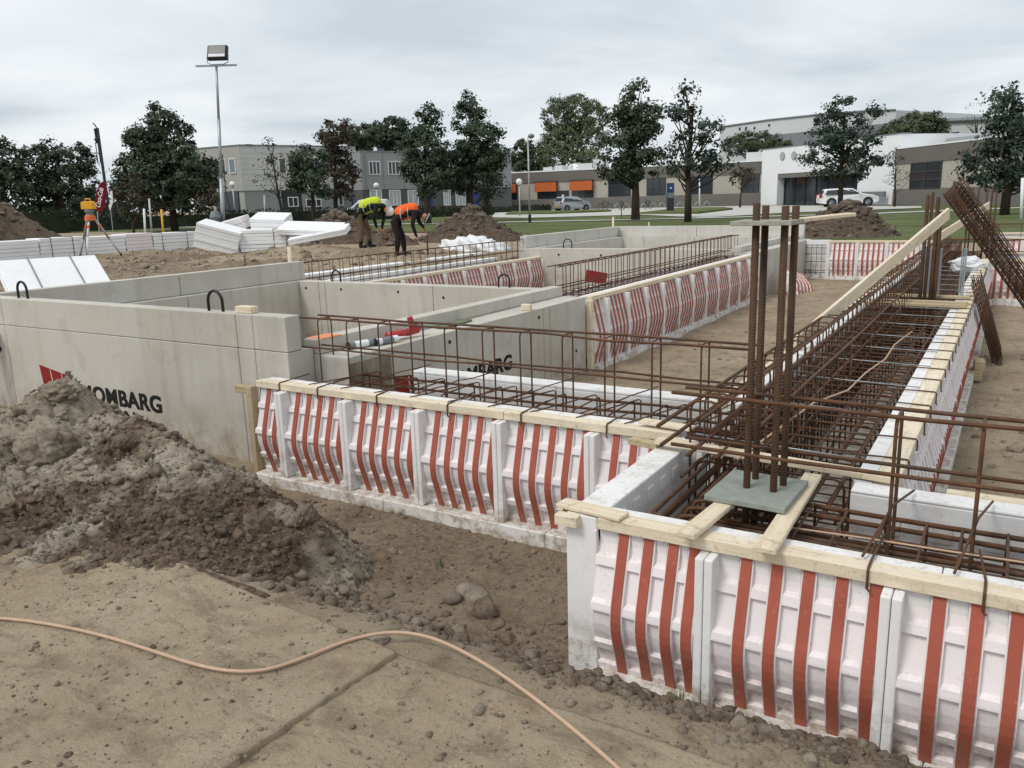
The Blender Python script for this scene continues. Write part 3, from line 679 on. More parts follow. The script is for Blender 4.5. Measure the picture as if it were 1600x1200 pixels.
for a, b in ((4.45, 6.6), (6.61, 8.75)):
    cbox('wall_panel', (-9.06, a, -.3), (-8.80, b, .848), W2); cbox('upstand', (-9.06, a, .852), (-8.92, b, 1.115), W2)
W3 = thing('precast_foundation', 'concrete cross wall with a row of round tie holes and two lifting loops', 'concrete wall', (-6.6, 8.6, -.2))
for a, b in ((-8.795, -8.42), (-8.412, -8.3), (-8.292, -6.4), (-6.392, -4.625)):
    cbox('wall_panel', (a, 8.50, -.3), (b, 8.68, .85), W3)
for px, py in ((478, 450), (533, 452), (622, 456), (693, 465)):
    x, z = YPx(px, py, 8.5); hole(W3, (x, 8.5, z))
hoop(W3, -8.14, 8.58, .85, .08, .16); hoop(W3, -5.35, 8.58, .85, .08, .16)
W4 = thing('precast_foundation', 'concrete wall with stepped ledge holding the red sealant gun, lettered beside the sand', 'concrete wall', (-4.4, 6.4, -.2))
for a, b in ((4.45, 7.45), (7.458, 7.6), (7.608, 8.45)):
    cbox('wall_panel', (-4.60, a, -.3), (-4.17, b, .79), W4)
cbox('upstand', (-4.62, 4.46, .793), (-4.47, 8.44, .905), W4)
cbox('paint_mark', (-4.623, 4.5, .9), (-4.468, 4.72, .9085), W4, 'orange_paint', 0)
cbox('rough_joint', (-4.168, 4.45, -.2), (-4.155, 4.93, .74), W4, 'clod', 0)
lg = logo(W4, (-4.17, 4.98, .275), rad(90))
for y, z in ((7.35, .70), (5.75, .70), (8.2, .2)): hole(W4, (-4.17, y, z), 'x')
W5 = thing('precast_foundation', 'pale smooth concrete wall with raised lip and a timber stake behind it, bordering the lawn', 'concrete wall', (-9.2, 18.4, -.2))
for a, b in ((15.85, 18.3), (18.31, 20.9)):
    cbox('wall_panel', (-9.43, a, -.3), (-9.1, b, .848), W5, 'concrete_pale'); cbox('upstand', (-9.43, a, .852), (-9.28, b, 1.115), W5, 'concrete_pale')
W6 = thing('precast_foundation', 'pale concrete wall closing off the far pit, right below the lawn', 'concrete wall', (-7, 21, -.2))
for a, b in ((-9.42, -7.1), (-7.09, -4.4)):
    cbox('wall_panel', (a, 20.75, -.3), (b, 21.06, .848), W6, 'concrete_pale'); cbox('upstand', (a, 20.92, .852), (b, 21.07, 1.115), W6, 'concrete_pale')
W7 = thing('precast_foundation', 'beige concrete cross wall with red emblem, seen through the wire cage', 'concrete wall', (-7, 16, -.2))
cbox('wall_panel', (-9.43, 15.80, -.3), (-4.625, 16.0, .85), W7)
x, z = YPx(915, 438, 15.8)
for k in range(1):
    mb = MB(); mb.prism([(x, z-.03), (x+.02, z+.23), (x+.52, z+.16), (x+.47, z-.06)], 15.7975, 15.801); link('emblem', mb.mesh('emblem', 'red_paint'), W7, tuple(-np.array(W7.location)))
for px, py in ((873, 398), (939, 399), (1135, 402)):
    x, z = YPx(px, py, 15.8); hole(W7, (x, 15.8, z), 'y', .025)
hoop(W7, YPx(887, 388, 15.9)[0], 15.9, .85, .1, .2)
W8 = thing('precast_foundation', 'concrete wall with stepped ledge at the end of the striped beam on the sand', 'concrete wall', (-4.4, 18, -.2))
for a, b in ((15.75, 18.2), (18.21, 20.7)): cbox('wall_panel', (-4.60, a, -.3), (-4.17, b, .79), W8, 'concrete')
cbox('upstand', (-4.62, 15.76, .793), (-4.47, 20.7, .905), W8)
# small things on the walls
def block(name, c, s, mat, label, cat, rz=0, group=None):
    o = bevel(link(name, MB().box((-s[0]/2, -s[1]/2, 0), (s[0]/2, s[1]/2, s[2])).mesh(name, mat), None, c, (0, 0, rz)), .003, 1); return tag(o, label, cat, group)
block('timber_offcut', (-5.0, 4.265, 1.117), (.17, .075, .05), 'timber', 'pale timber offcut lying on the lettered grey wall', 'timber', .05)
block('timber_offcut', (-4.24, 7.22, .792), (.10, .075, .06), 'timber', 'pale timber offcut lying on the stepped ledge', 'timber', .3)
block('board_offcut', (-4.36, 6.1, .792), (.12, .5, .02), 'green_board', 'greenish board offcut on the stepped concrete ledge', 'board', .12)
t = thing('caulking_gun', 'red sealant gun lying on the stepped concrete ledge', 'caulking gun', (-4.31, 5.33, .792), rad(78))
mb = MB(); mb.tube([(-.20, 0, .045), (-.02, 0, .045), (0, 0, .045)], [.036, .036, .02], 12); link('barrel', mb.mesh('barrel', 'red_plastic', True), t)
mb = MB().prism([(0, .02), (.12, .03), (.16, .08), (.13, .10), (.02, .08)], -.022, .022); mb.prism([(.05, .08), (.03, .17), (.06, .18), (.09, .09)], -.018, .018); link('grip', mb.mesh('grip', 'red_plastic'), t)
mb = MB().tube([(.02, 0, .05), (.30, 0, .055)], .006, 6); link('plunger_rod', mb.mesh('plunger_rod', 'chrome'), t)
def cartridge(c, rz, mat, label):
    t = thing('sealant_cartridge', label, 'cartridge', c, rz)
    link('tube', MB().tube([(0, 0, .03), (.22, 0, .03)], .028, 14).mesh('tube', mat, False), t)
    link('cap', MB().tube([(-.012, 0, .03), (0, 0, .03)], .03, 14).mesh('cap', 'black'), t)
    link('label_band', MB().tube([(.05, 0, .03), (.17, 0, .03)], .0285, 14, False, False).mesh('label_band', 'white_paint' if mat != 'white_paint' else 'grey_plastic', True), t)
    link('nozzle', MB().tube([(.22, 0, .03), (.25, 0, .03), (.32, 0, .03)], [.02, .012, .005], 10).mesh('nozzle', 'white_paint'), t)
cartridge((-4.30, 4.93, .792), rad(80), 'white_paint', 'white sealant cartridge with dark cap on the ledge by the gun')
cartridge((-4.40, 4.72, .792), rad(72), 'grey_plastic', 'grey sealant cartridge with white band on the ledge')

# ------------------------------------------------------------------ foam formwork
def prof_out(t):                                  # outward bulge against height fraction
    pts = [(0, .022), (.06, .03), (.30, .082), (.36, .091), (.42, .094), (.48, .092), (.54, .085), (1, 0)]
    return float(np.interp(t, [p[0] for p in pts], [p[1] for p in pts]))
RIBS = (.20, .50, .79)
def panel_mesh(x0, x1, h, name='panel', strips=()):
    mb = MB(); zs = [0.0]; e = .024/h
    seq = []
    for r in RIBS: seq += [(r-e, 'c'), (r-e+.004/h, 'r'), (r+e-.012/h, 'r'), (r+e, 'c')]
    prof = [(0.0, prof_out(0)-.004), (.035, prof_out(.035)-.004), (.05, prof_out(.05)-.022)]
    last = .05; lk = 'c'
    for f, k in seq:
        for q in (.30, .36, .42, .48, .54):
            if last < q < f: prof.append((q, prof_out(q)-(.005 if lk == k == 'r' else .024)))
        prof.append((f, prof_out(f)-(.024 if k == 'c' else .005))); last = f; lk = k
    prof += [(.985, prof_out(.985)-.02), (1, .004)]
    n = len(prof); vs = [(x, -o, t*h) for x in (x0, x1) for t, o in prof]
    fs = [(i, n+i, n+i+1, i+1) for i in range(n-1)]
    mb.add(vs+[(x0, .01, 0), (x0, .01, h), (x1, .01, 0), (x1, .01, h)], fs)
    b = 2*n; mb.f.append(tuple([b+1]+[n-1-i for i in range(n)]+[b])); mb.f.append(tuple([b+2]+[n+i for i in range(n)]+[b+3]))
    # ribs that carry the strips
    tt = [0, .03, .15, .30, .33, .36, .39, .42, .45, .48, .51, .54, .7, .85, 1]
    for sx in strips:
        for s0, s1 in ((sx-.026, sx+.026),):
            m = len(tt); v = [(s0, -prof_out(t)+.003, t*h) for t in tt]+[(s1, -prof_out(t)+.003, t*h) for t in tt]+[(s0, .0, t*h) for t in tt]+[(s1, .0, t*h) for t in tt]
            f = []
            for i in range(m-1): f += [(i, m+i, m+i+1, i+1), (2*m+i, i, i+1, 2*m+i+1), (m+i, 3*m+i, 3*m+i+1, m+i+1)]
            f.append((2*m, 3*m, m, 0)); mb.add(v, f)
    return mb.mesh(name, 'foam_pink')
def strip_mesh(h, hw=.0195, tmax=1):
    mb = MB(); tt = [q for q in [.0, .03, .15, .27, .30, .33, .36, .39, .42, .45, .48, .51, .54, .7, .85, 1] if q <= tmax]; m = len(tt)
    v = [(s, -prof_out(t)-d, t*h) for d in (0.004, -.002) for s in (-hw, hw) for t in tt]
    f = []
    for i in range(m-1): f += [(i, m+i, m+i+1, i+1), (2*m+i, i, i+1, 2*m+i+1), (m+i, 3*m+i, 3*m+i+1, m+i+1)]
    f += [(0, 2*m, 3*m, m), (m-1, 2*m-1, 4*m-1, 3*m-1)]
    return mb.add(v, f).mesh('strip', 'orange_strip', False)
PITCH_P = .61
_pm = {}
def std_panel(h, pitch):
    k = (round(h, 3), round(pitch, 3))
    if k not in _pm:
        sx = [pitch*f for f in (.215, .39, .565, .74, .912)]
        _pm[k] = (panel_mesh(.012, pitch-.012, h, 'panel', sx), strip_mesh(h), sx)
    return _pm[k]
def formwork(label, origin, rz, length, h, posts=(), cuts=(), pitch=PITCH_P, top=.03, thick=.13, plinth=True, rail=True, near=False, mat='foam', hooks=(), raillen=2.4, panels=True, rail_d=.06, postd=.09, thin=False):
    """Foam beam side: local x along, the striped face looks to local -y. posts: x of post centres; panels stand between them."""
    T = thing('foam_formwork', label, 'formwork', origin, rz)
    def fb(name, a, b, m, bev=.004):
        o = link(name, MB().box(a, b).mesh(name, m), T)
        if bev: bevel(o, bev, 1)
        return o
    x = 0
    while x < length-.01:
        e = min(length, x+1.22)
        me = MB().box((x+.0015, .002, -.02), (e-.0015, thick, h)).box((x+.0015, rail_d+.001 if rail else .002, h), (e-.0015, thick, h+top)).mesh('foam_block', mat)
        o = link('foam_block', me, T)
        if near: bevel(o, .006, 2)
        if plinth: fb('plinth', (x+.002, -.115, -.16), (e-.002, thick-.01, -.001), 'foam_dirty' if near else 'foam', .006 if near else 0)
        x = e
    if panels:
        me, sm, sx = std_panel(h, pitch)
        if thin: sm = strip_mesh(h, .007, .54)
        for p0 in posts[:-1]:
            o = link('panel', me, T, (p0, 0, 0))
            for q in sx: link('strip', sm, o, (q, 0, 0))
        for (a, b, st) in cuts:
            o = link('panel', panel_mesh(a, b, h, 'panel', st), T); sm2 = strip_mesh(h)
            for q in st: link('strip', sm2, o, (q, 0, 0))
        pm = MB().box((-.034, -postd, 0), (-.0012, 0, h-.012)).box((.0012, -postd, 0), (.034, 0, h-.012)).mesh('post', 'foam')
        for p0 in posts:
            o = link('post', pm, T, (p0, 0, 0))
            if near: bevel(o, .006, 2)
    if rail:
        x = 0
        while x < length-.05:
            e = min(length, x+raillen*random.uniform(.8, 1.1))
            if length-e < .3: e = length
            stick('rail', (x+.002, rail_d/2-.012, h+top/2-.001), (e-.002, rail_d/2-.012, h+top/2-.001), rail_d+.022, top+.014, 'timber', T)
            x = e
    for hx in hooks:
        lean = random.uniform(-.03, .03)
        link('clamp_hook', MB().tube([(hx+lean, .30, h+top+.012), (hx, .05, h+top+.013), (hx, -.022, h+top+.012), (hx, -.03, h+top+.004), (hx, -.031, h-.025), (hx+.012, -.035, h-.032)], .0045, 6).mesh('clamp_hook', 'rebar'), T)
    return T
# the nearest beam (F1): front side
xs0 = -1.325
F1 = formwork('foam beam side with orange strips, nearest to the ground plates, timber rail on top', (xs0, 2.79, 0), 0, 4.2, .615, [-.864-xs0+.627*k for k in range(6)], [(.0, -.864-xs0-.01, [-1.213-xs0, -1.108-xs0, -1.008-xs0, -.925-xs0])], .627, .035, .13, True, True, True, 'foam', [-.32-xs0, .02-xs0, .4-xs0, .8-xs0], 3.0)
# its left return wall with the plain white end block
FR = thing('foam_formwork', 'plain white foam return wall with square sockets, forming the corner of the nearest beam', 'formwork', (-1.39, 3.3, 0))
for y0, y1 in ((2.775, 3.995),):
    o = cbox('foam_block', (-1.468, y0, -.1), (-1.327, y1, .652), FR, 'foam', .008)
for k in range(6):
    y0 = 2.98+k*.16; cbox('socket', (-1.327, y0, .535), (-1.320, y0+.075, .60), FR, 'foam', .002)
cbox('end_rib', (-1.336, 2.765, -.08), (-1.326, 2.79, .60), FR, 'foam_pink', .002)
cbox('corner_timber', (-1.50, 2.735, .605), (-1.40, 2.785, .65), FR, 'timber', .003)
F2x = -4.63
F2 = formwork('foam beam side with orange strips and dirty plinth, between grey wall and nearest corner', (F2x, 3.985, 0), 0, 3.2, .635, [-4.346-F2x+.609*k for k in range(6)], [(.02, -4.346-F2x-.01, [.12, .22])], .609, .035, .15, True, True, True, 'foam', [.25, .62, 1.15, 1.72, 2.25, 2.8], 2.6)
stick('corner_post', (.0-.05, -.02, -.1), (-.05, -.02, .63), .05, .07, 'timber_old', F2, (0, 1, 0))
stick('corner_block', (-.2, -.02, .60), (-.03, -.02, .60), .06, .05, 'timber_old', F2)
F2B = formwork('plain inner foam wall behind the tall wire cage, facing the striped side', (-3.76, 4.69, 0), 0, 2.31, .66, (), (), .6, .02, .15, False, False, True, 'foam', (), 2.4, False)
GW = formwork('plain inner foam wall of the beam leaving past the column bars', (-.497, 3.50, 0), 0, 3.2, .655, (), (), .6, .015, .125, False, False, True, 'foam', (), 2.4, False)
for k in range(9):
    link('socket', MB().box((.12+k*.19, -.006, .50), (.20+k*.19, .001, .57)).mesh('socket', 'foam'), GW)
stick('rail', (.35, .15, .655), (3.2, .15, .655), .06, .04, 'timber', GW)
# the long beam (L)
LL = formwork('foam wall along the long beam, behind the row of hairpin bars', (-1.45, 19.9, 0), rad(-90), 15.2, .645, (), (), .6, .03, .14, True, True, True, 'foam', (), 3.2, False, .07)
LR = formwork('foam beam side of the long beam with strips facing the open sand', (-.352, 3.64, 0), rad(90), 12.75, .635, [.1+.61*k for k in range(21)], (), .61, .035, .155, True, True, True, 'foam', [.35+.37*k for k in range(30)], 3.0, True, .075, .035, True)
HH = formwork('tallest striped foam beam side, between concrete walls along the sand', (-4.15, 8.52, -.02), rad(90), 7.2, .765, [.34+.61*k for k in range(12)], [(.0, .32, [.09, .2])], .61, .035, .15, True, True, False, 'foam', (), 1.5)
stick('corner_post', (-.03, -.02, -.1), (-.03, -.02, .765), .07, .06, 'timber', HH, (0, 1, 0))
HB = formwork('inner foam wall seen through the wire cage behind the tallest striped beam side', (-4.95, 9.0, 0), rad(90), 6.5, .66, (), (), .6, .02, .12, False, False, False, 'foam_clean', (), 2, False)
S3 = formwork('striped foam beam side behind the concrete cross wall, below the far wire cage', (-8.9, 8.9, 0), rad(90), 6.95, .635, [.2+.61*k for k in range(12)], (), .61, .035, .15, True, True, False, 'foam', (), 1.6)
S3B = formwork('plain white foam wall behind the far wire cage near the workers', (-10.05, 8.9, 0), rad(90), 7.0, .62, (), (), .6, .02, .15, False, False, False, 'foam_clean', (), 2, False)
S3C = formwork('second plain white foam row behind the far wire cage', (-11.0, 9.6, .1), rad(90), 7.2, .56, (), (), .6, .02, .3, False, False, False, 'foam_clean', (), 2, False)
QQ = formwork('striped foam wall with red-brown strips closing the sand court, under the brown clod heap', (-3.65, 19.92, 0), 0, 2.2, .755, [.03+.61*k for k in range(4)], (), .61, .035, .15, True, True, False, 'foam', (), 2.2)
QB = formwork('bare foam wall with black wire mesh in front, closing the sand court', (-4.42, 20.12, 0), 0, .79, .755, (), (), .6, .035, .15, True, False, False, 'foam', (), 2, False)
R1 = formwork('striped foam wall with dark strips beyond the leaning brown bar bundle', (-.40, 16.4, 0), 0, 3.2, .635, [.04+.61*k for k in range(6)], (), .61, .035, .15, True, True, False, 'foam', (), 2.2)
R1B = formwork('inner foam wall behind the dark-striped wall on the right beam', (-.40, 17.35, 0), 0, 3.2, .70, (), (), .6, .03, .15, False, True, False, 'foam_pink', (), 2, False)
R2 = formwork('far striped foam wall along the lawn beyond the right beam', (-.5, 20.0, 0), 0, 3.2, .80, [.04+.61*k for k in range(6)], (), .61, .035, .15, True, True, False, 'foam', (), 2.2)
R3 = formwork('farthest plain foam wall along the lawn beyond the right beam', (-.5, 21.2, 0), 0, 3.2, .86, (), (), .6, .03, .15, False, True, False, 'foam_pink', (), 2, False)
for a, b, lb in (((-1.32, 2.93, -.09), (3, 3.49, .03), 'foam base with shade and rust tones in its colour, inside the nearest beam'), ((-1.30, 3.52, -.09), (-.51, 19.8, .028), 'foam base with shade and rust tones in its colour, inside the long beam'), ((-4.1, 4.14, -.09), (-1.34, 4.68, .03), 'foam base with shade and rust tones in its colour, inside the beam from the grey wall'), ((-4.93, 8.75, -.09), (-4.31, 15.7, .3), 'white foam base inside the tallest striped beam'), ((-10.0, 8.9, -.1), (-9.06, 15.8, .2), 'white foam base under the far wire cage')):
    tag(link('foam_infill', MB().box(a, b).mesh('foam_infill', 'foam_dirty' if b[2] > .1 else 'rust_shade_floor')), lb, 'foam base')
# loose foam panel leaning at the end of the sand court
t = thing('loose_formwork', 'loose striped foam panel leaning against the concrete wall on the sand', 'foam panel', (-3.62, 16.6, -.08), rad(-52))
t.rotation_euler = (rad(-38), rad(14), rad(62))
o = link('panel', std_panel(.635, .61)[0], t); 
for q in std_panel(.635, .61)[2]: link('strip', std_panel(.635, .61)[1], o, (q, 0, 0))
link('backing', MB().box((0, .004, -.02), (.61, .12, .64)).mesh('backing', 'foam'), t)

# ------------------------------------------------------------------ reinforcement
def rod(name, pts, r, parent, n=6, mat='rebar', smooth=True):
    lo = np.array(parent.location); return link(name, MB().tube(pts, r, n).mesh(name, mat, smooth), parent, tuple(-lo))
def rrect(y0, y1, z0, z1, c=.03, k=3):
    P = []
    for (cy, cz, a0) in ((y1-c, z1-c, 0), (y0+c, z1-c, 90), (y0+c, z0+c, 180), (y1-c, z0+c, 270)):
        for i in range(k+1): a = rad(a0+90*i/k); P.append((cy+c*math.cos(a), cz+c*math.sin(a)))
    return P
def stirrups(parent, positions, axis, rect, r, jitter=.008, name='stirrup', c=.03):
    P = rrect(*rect, c); pts = [(0, a, b) for a, b in P] if axis == 'x' else [(a, 0, b) for a, b in P]
    me = MB().tube(pts, r, 6, True).mesh(name, 'rebar', True); lo = np.array(parent.location)
    for q in positions:
        jx = random.uniform(-jitter, jitter); p = np.array((q, 0, 0) if axis == 'x' else (0, q, 0), float)-lo
        o = link(name, me, parent, tuple(p)); tl = random.uniform(-.02, .02)
        # slight lean about the vertical through the cage centre
        mid = (rect[0]+rect[1])/2
        if axis == 'x': o.location[0] += jx
        else: o.location[1] += jx
def hairpins(parent, positions, axis, c0, c1, z0, z1, r, name='hairpin', bend=.05, jit=.01):
    P = [(c0, z0)]+[(c0+bend-bend*math.cos(a), z1-bend+bend*math.sin(a)) for a in np.linspace(0, math.pi/2, 4)]+[(c1-bend+bend*math.sin(a), z1-bend+bend*math.cos(a)) for a in np.linspace(0, math.pi/2, 4)]+[(c1, z0)]
    pts = [(0, a, b) for a, b in P] if axis == 'x' else [(a, 0, b) for a, b in P]
    me = MB().tube(pts, r, 6).mesh(name, 'rebar', True); lo = np.array(parent.location)
    for q in positions:
        p = np.array((q, 0, 0) if axis == 'x' else (0, q, 0), float)-lo; o = link(name, me, parent, tuple(p+np.array((0, 0, random.uniform(-.012, .006)))))
        o.location[0 if axis == 'x' else 1] += random.uniform(-jit, jit)
def wob(p0, p1, amp=.006, n=9):
    p0 = np.array(p0, float); p1 = np.array(p1, float); out = []
    a = np.random.default_rng(int(abs(p0.sum()*1000)) % 9999).normal(size=(n, 3))*amp
    for i in range(n): t = i/(n-1); out.append(p0+(p1-p0)*t+a[i]*math.sin(math.pi*t))
    return out
# F2 cage
C2 = thing('rebar_cage', 'tall open rusty wire cage rising out of the beam beside the grey wall', 'rebar cage', (-2.9, 4.42, .03))
stirrups(C2, np.arange(-4.36, -1.2, .292), 'x', (4.355, 4.495, .06, 1.085), .0055)
for y, z, r in ((4.352, 1.09, .008), (4.49, 1.093, .008), (4.35, .868, .007), (4.498, .862, .007)): rod('long_bar', wob((-4.56+(y-4.35)*.6, y, z), (-1.15, y, z-.012)), r, C2)
for y, z in ((4.22, .64), (4.30, .60), (4.40, .56), (4.50, .60), (4.58, .64), (4.24, .5), (4.55, .5), (4.24, .12), (4.4, .12), (4.56, .12)): rod('long_bar', wob((-4.15, y, z), (-1.0, y, z+.005)), .009, C2)
stirrups(C2, np.arange(-4.1, -1.2, .24), 'x', (4.20, 4.60, .05, .66), .0055, .02)
for k, xx in enumerate(np.arange(-4.05, -1.3, .3)):
    rod('cross_tie', [(xx-.1, 4.02, .678), (xx-.02, 4.30, .676), (xx+.05, 4.58, .674), (xx+.055, 4.60, .664), (xx+.055, 4.605, .54)], .0045, C2)
    if k % 2: rod('cross_tie', wob((xx-.12, 4.10, .682), (xx+.10, 4.78, .72), .004), .004, C2)
# near beam and pad cage
C1 = thing('rebar_cage', 'rusty bar cage inside the nearest beam, running past the column bars', 'rebar cage', (-.3, 3.2, .03))
xr = list(np.arange(-.50, 2.2, .292))
stirrups(C1, np.arange(-.302, 2.4, .27), 'x', (3.13, 3.30, .06, 1.085), .0075, .004)
for y, z, r in ((3.125, 1.09, .0085), (3.295, 1.075, .0085), (3.125, .868, .008), (3.30, .85, .008)): rod('long_bar', wob((-1.15, y, z+.02), (2.6, y, z), .004), r, C1)
for y, z in ((2.99, .60), (3.08, .58), (3.17, .56), (3.26, .57), (3.35, .59), (3.43, .60), (3.0, .47), (3.42, .47), (3.0, .34), (3.42, .34), (3.0, .1), (3.2, .1), (3.42, .1)): rod('long_bar', wob((-1.05, y, z), (2.6, y, z-.005), .004), .011, C1, 8)
hairpins(C1, np.arange(-.62, 2.4, .14), 'x', 2.985, 3.44, .05, .615, .006)
rod('spacer_rod', wob((-.65, 3.05, .64), (1.6, 3.12, .66), .006), .004, C1, 6, 'hose')
for xx in (-.33, -.05, .22): 
    rod('clamp_rod', [(xx-.02, 2.84, .668), (xx+.03, 3.2, .74), (xx+.07, 3.55, .69)], .005, C1)
# pad: thick bent bars at the corner
for k, zz in enumerate((.12, .22, .32, .42, .50, .56)):
    rod('bent_bar', [(-.6, 2.99+.02*k, zz), (-1.12, 2.99+.02*k, zz), (-1.2, 3.0+.02*k, zz), (-1.235, 3.05+.02*k, zz), (-1.24, 3.5, zz), (-1.24, 4.6, zz)], .010, C1, 8)
for k in range(5): rod('bent_bar', [(-.7, 3.02+.1*k, .585), (-1.06, 3.02+.1*k, .585), (-1.10, 3.02+.1*k, .575), (-1.12, 3.02+.1*k, .54), (-1.12, 3.02+.1*k, .2)], .010, C1, 8)
rod('end_bar', [(-1.235, 2.97, .50), (-1.235, 4.3, .50)], .013, C1, 8)
# long beam cage
CL = thing('rebar_cage', 'dense rusty bar cage with hairpin tops filling the long beam', 'rebar cage', (-.9, 11, .03))
ys = np.arange(3.75, 19.7, .235)
hairpins(CL, ys, 'y', -1.285, -1.135, .06, .915, .0058)
hairpins(CL, ys+.05, 'y', -1.12, -.93, .06, .845, .0058, 'hairpin')
stirrups(CL, np.arange(3.8, 19.6, .165), 'y', (-1.27, -.565, .05, .60), .006, .01, 'stirrup', .05)
for x_, z_ in ((-1.285, .80), (-1.14, .79), (-1.285, .90), (-1.14, .905), (-1.12, .83), (-.94, .835), (-1.10, .70), (-.95, .69), (-1.27, .58), (-1.1, .57), (-.95, .57), (-.8, .56), (-.68, .57), (-.58, .58), (-.575, .44), (-.575, .3), (-1.27, .44), (-1.27, .3), (-1.2, .1), (-1.0, .1), (-.8, .1), (-.6, .1), (-.9, .42), (-.75, .40)):
    y0 = random.uniform(3.25, 3.7); rod('long_bar', wob((x_, y0, z_), (x_-.005, 19.7, z_), .004, 15), .0095 if z_ > .5 else .008, CL, 6)
rod('slack_cable', [(-.99, 3.55, .72), (-.96, 4.2, .70), (-.93, 4.9, .68), (-.82, 5.4, .66), (-.80, 6.0, .66), (-.74, 6.5, .67), (-.76, 7.2, .66), (-.70, 7.9, .67)], .006, CL, 6, 'hose')
TR = thing('tie_rods', 'thin bright tie rods laid across the long beam onto its timber rail', 'tie rods', (-.7, 8, .67))
for yy in (3.892, 4.774, 5.558, 6.268, 6.854, 7.477, 8.2, 8.805, 9.4, 10.6, 11.2, 11.8, 12.5, 13.1, 13.8, 14.5): rod('rod', [(-1.33, yy+.09, .684), (-.42, yy, .684)], .0036, TR, 6, 'galv')
# cages of the other beams
CH = thing('rebar_cage', 'tall wire cage standing above the tallest striped beam', 'rebar cage', (-4.75, 12.4, .3))
stirrups(CH, np.arange(8.95, 16.3, .21), 'y', (-4.83, -4.68, .34, 1.10), .0055)
for x_, z_ in ((-4.83, 1.10), (-4.68, 1.10), (-4.83, .84), (-4.68, .84), (-4.85, .72), (-4.7, .74), (-4.55, .72), (-4.45, .74), (-4.36, .72)): rod('long_bar', wob((x_, 8.75, z_), (x_, 16.4 if z_ > .8 else 15.6, z_), .004, 11), .0075, CH)
stirrups(CH, np.arange(8.9, 15.6, .2), 'y', (-4.88, -4.34, .32, .755), .005)
CF = thing('rebar_cage', 'long low wire cage near the workers, above the far foam rows', 'rebar cage', (-9.4, 12.7, .2))
stirrups(CF, np.arange(9.0, 16.3, .235), 'y', (-9.48, -9.33, .22, 1.05), .0055)
for x_, z_ in ((-9.48, 1.05), (-9.33, 1.055), (-9.48, .80), (-9.33, .80), (-9.7, .62), (-9.3, .62)): rod('long_bar', wob((x_, 8.8, z_), (x_, 16.4, z_), .004, 11), .0075, CF)
CQ = thing('wire_mesh', 'black wire mesh in front of the bare foam wall of the sand court', 'wire mesh', (-4.05, 20.05, .0))
for xx in np.linspace(-4.36, -3.68, 7): rod('wire', [(xx, 20.05, .0), (xx, 20.05, .70)], .006, CQ, 6, 'black')
for zz in (.05, .10, .3, .48, .62, .68): rod('wire', [(-4.4, 20.045, zz), (-3.66, 20.045, zz)], .0075, CQ, 6, 'black')
CR = thing('rebar_cage', 'wire cage in the right-hand beam in front of the lawn', 'rebar cage', (.8, 17, .1))
stirrups(CR, np.arange(-.3, 2.6, .26), 'x', (16.8, 17.0, .1, .98), .006); stirrups(CR, np.arange(-.3, 2.6, .4), 'x', (20.5, 20.7, .1, 1.1), .006)
for y_, z_ in ((16.8, .98), (17, .98), (16.8, .78), (20.5, 1.1), (20.7, 1.1), (16.7, .6)): rod('long_bar', wob((-1.2, y_, z_), (2.7, y_, z_)), .008, CR)
C3 = thing('column_bars', 'far cluster of upright bars rising from the end of the long beam', 'column bars', (-.9, 16.5, .03))
for px in (1506, 1511, 1520, 1533, 1541, 1548): 
    p = PD(px, 400, 16.6+.3*random.random()); q = PD(px+1, 293, math.hypot(p[0], p[1])); rod('bar', [(p[0], p[1], .1), (p[0], p[1], q[2])], .014, C3, 7, 'rebar_thick')
for px in (1526, 1530, 1534): 
    p = PD(px, 400, 19); rod('bar', [(p[0], p[1], .1), (p[0], p[1], PD(px, 331, 19)[2])], .011, C3, 6, 'alu')
# near column starter bars with boards
CC = thing('column_bars', 'four thick upright column bars rising through the grey-green base board', 'column bars', (-.79, 3.25, .03))
for (x_, y_, z_) in ((-.849, 3.195, 1.862), (-.846, 3.317, 1.852), (-.742, 3.197, 1.85), (-.725, 3.289, 1.848)):
    rod('bar', [(x_, y_, .05), (x_, y_, z_)], .0145, CC, 12, 'rebar_thick')
bb = link('base_board', MB().box((-.97, 3.03, .70), (-.65, 3.395, .722)).mesh('base_board', 'chipboard'), None); bevel(bb, .002, 1)
bb.matrix_world = Matrix.Translation((-.81, 3.21, 0))@Matrix.Rotation(rad(-2), 4, 'Z')@Matrix.Translation((.81, -3.21, 0)); tag(bb, 'grey-green chipboard square threaded onto the four thick column bars', 'board')
tb = thing('spacer_board', 'pale spacer board near the top of the four thick column bars', 'board', (-.82, 3.25, 1.78))
bevel(link('board', MB().box((-.115, -.11, 0), (.115, .10, .018)).mesh('board', 'osb'), tb), .002, 1)
stick('batten', (.06, .06, .009), (.22, .50, .02), .05, .016, 'timber', tb)
tag(stick('plank', (-.934, 2.70, .682), (-.885, 3.20, .688), .072, .022, 'timber', None), 'short timber batten under the grey-green board, nearer the corner', 'timber', None)
tag(stick('plank', (-.645, 2.70, .682), (-.66, 3.56, .688), .072, .022, 'timber', None), 'long timber batten under the grey-green board', 'timber', None)
tag(stick('plank', (-1.46, 3.765, .690), (-.33, 3.66, .690), .075, .026, 'timber', None), 'long timber board laid across the corner of the long beam', 'timber')
tag(stick('plank', (-1.52, 2.83, .666), (-1.22, 2.80, .666), .085, .016, 'timber', None), 'flat timber scrap nailed over the nearest foam corner', 'timber')
tag(stick('plank', (-1.66, 4.045, .700), (-1.36, 4.01, .700), .08, .016, 'timber', None), 'flat timber scrap over the inner corner, by the striped side from the grey wall', 'timber')
tag(stick('plank', (-1.62, 3.80, .66), (-1.45, 3.77, .66), .06, .03, 'timber_old', None), 'short timber block wedged on the white return wall', 'timber')
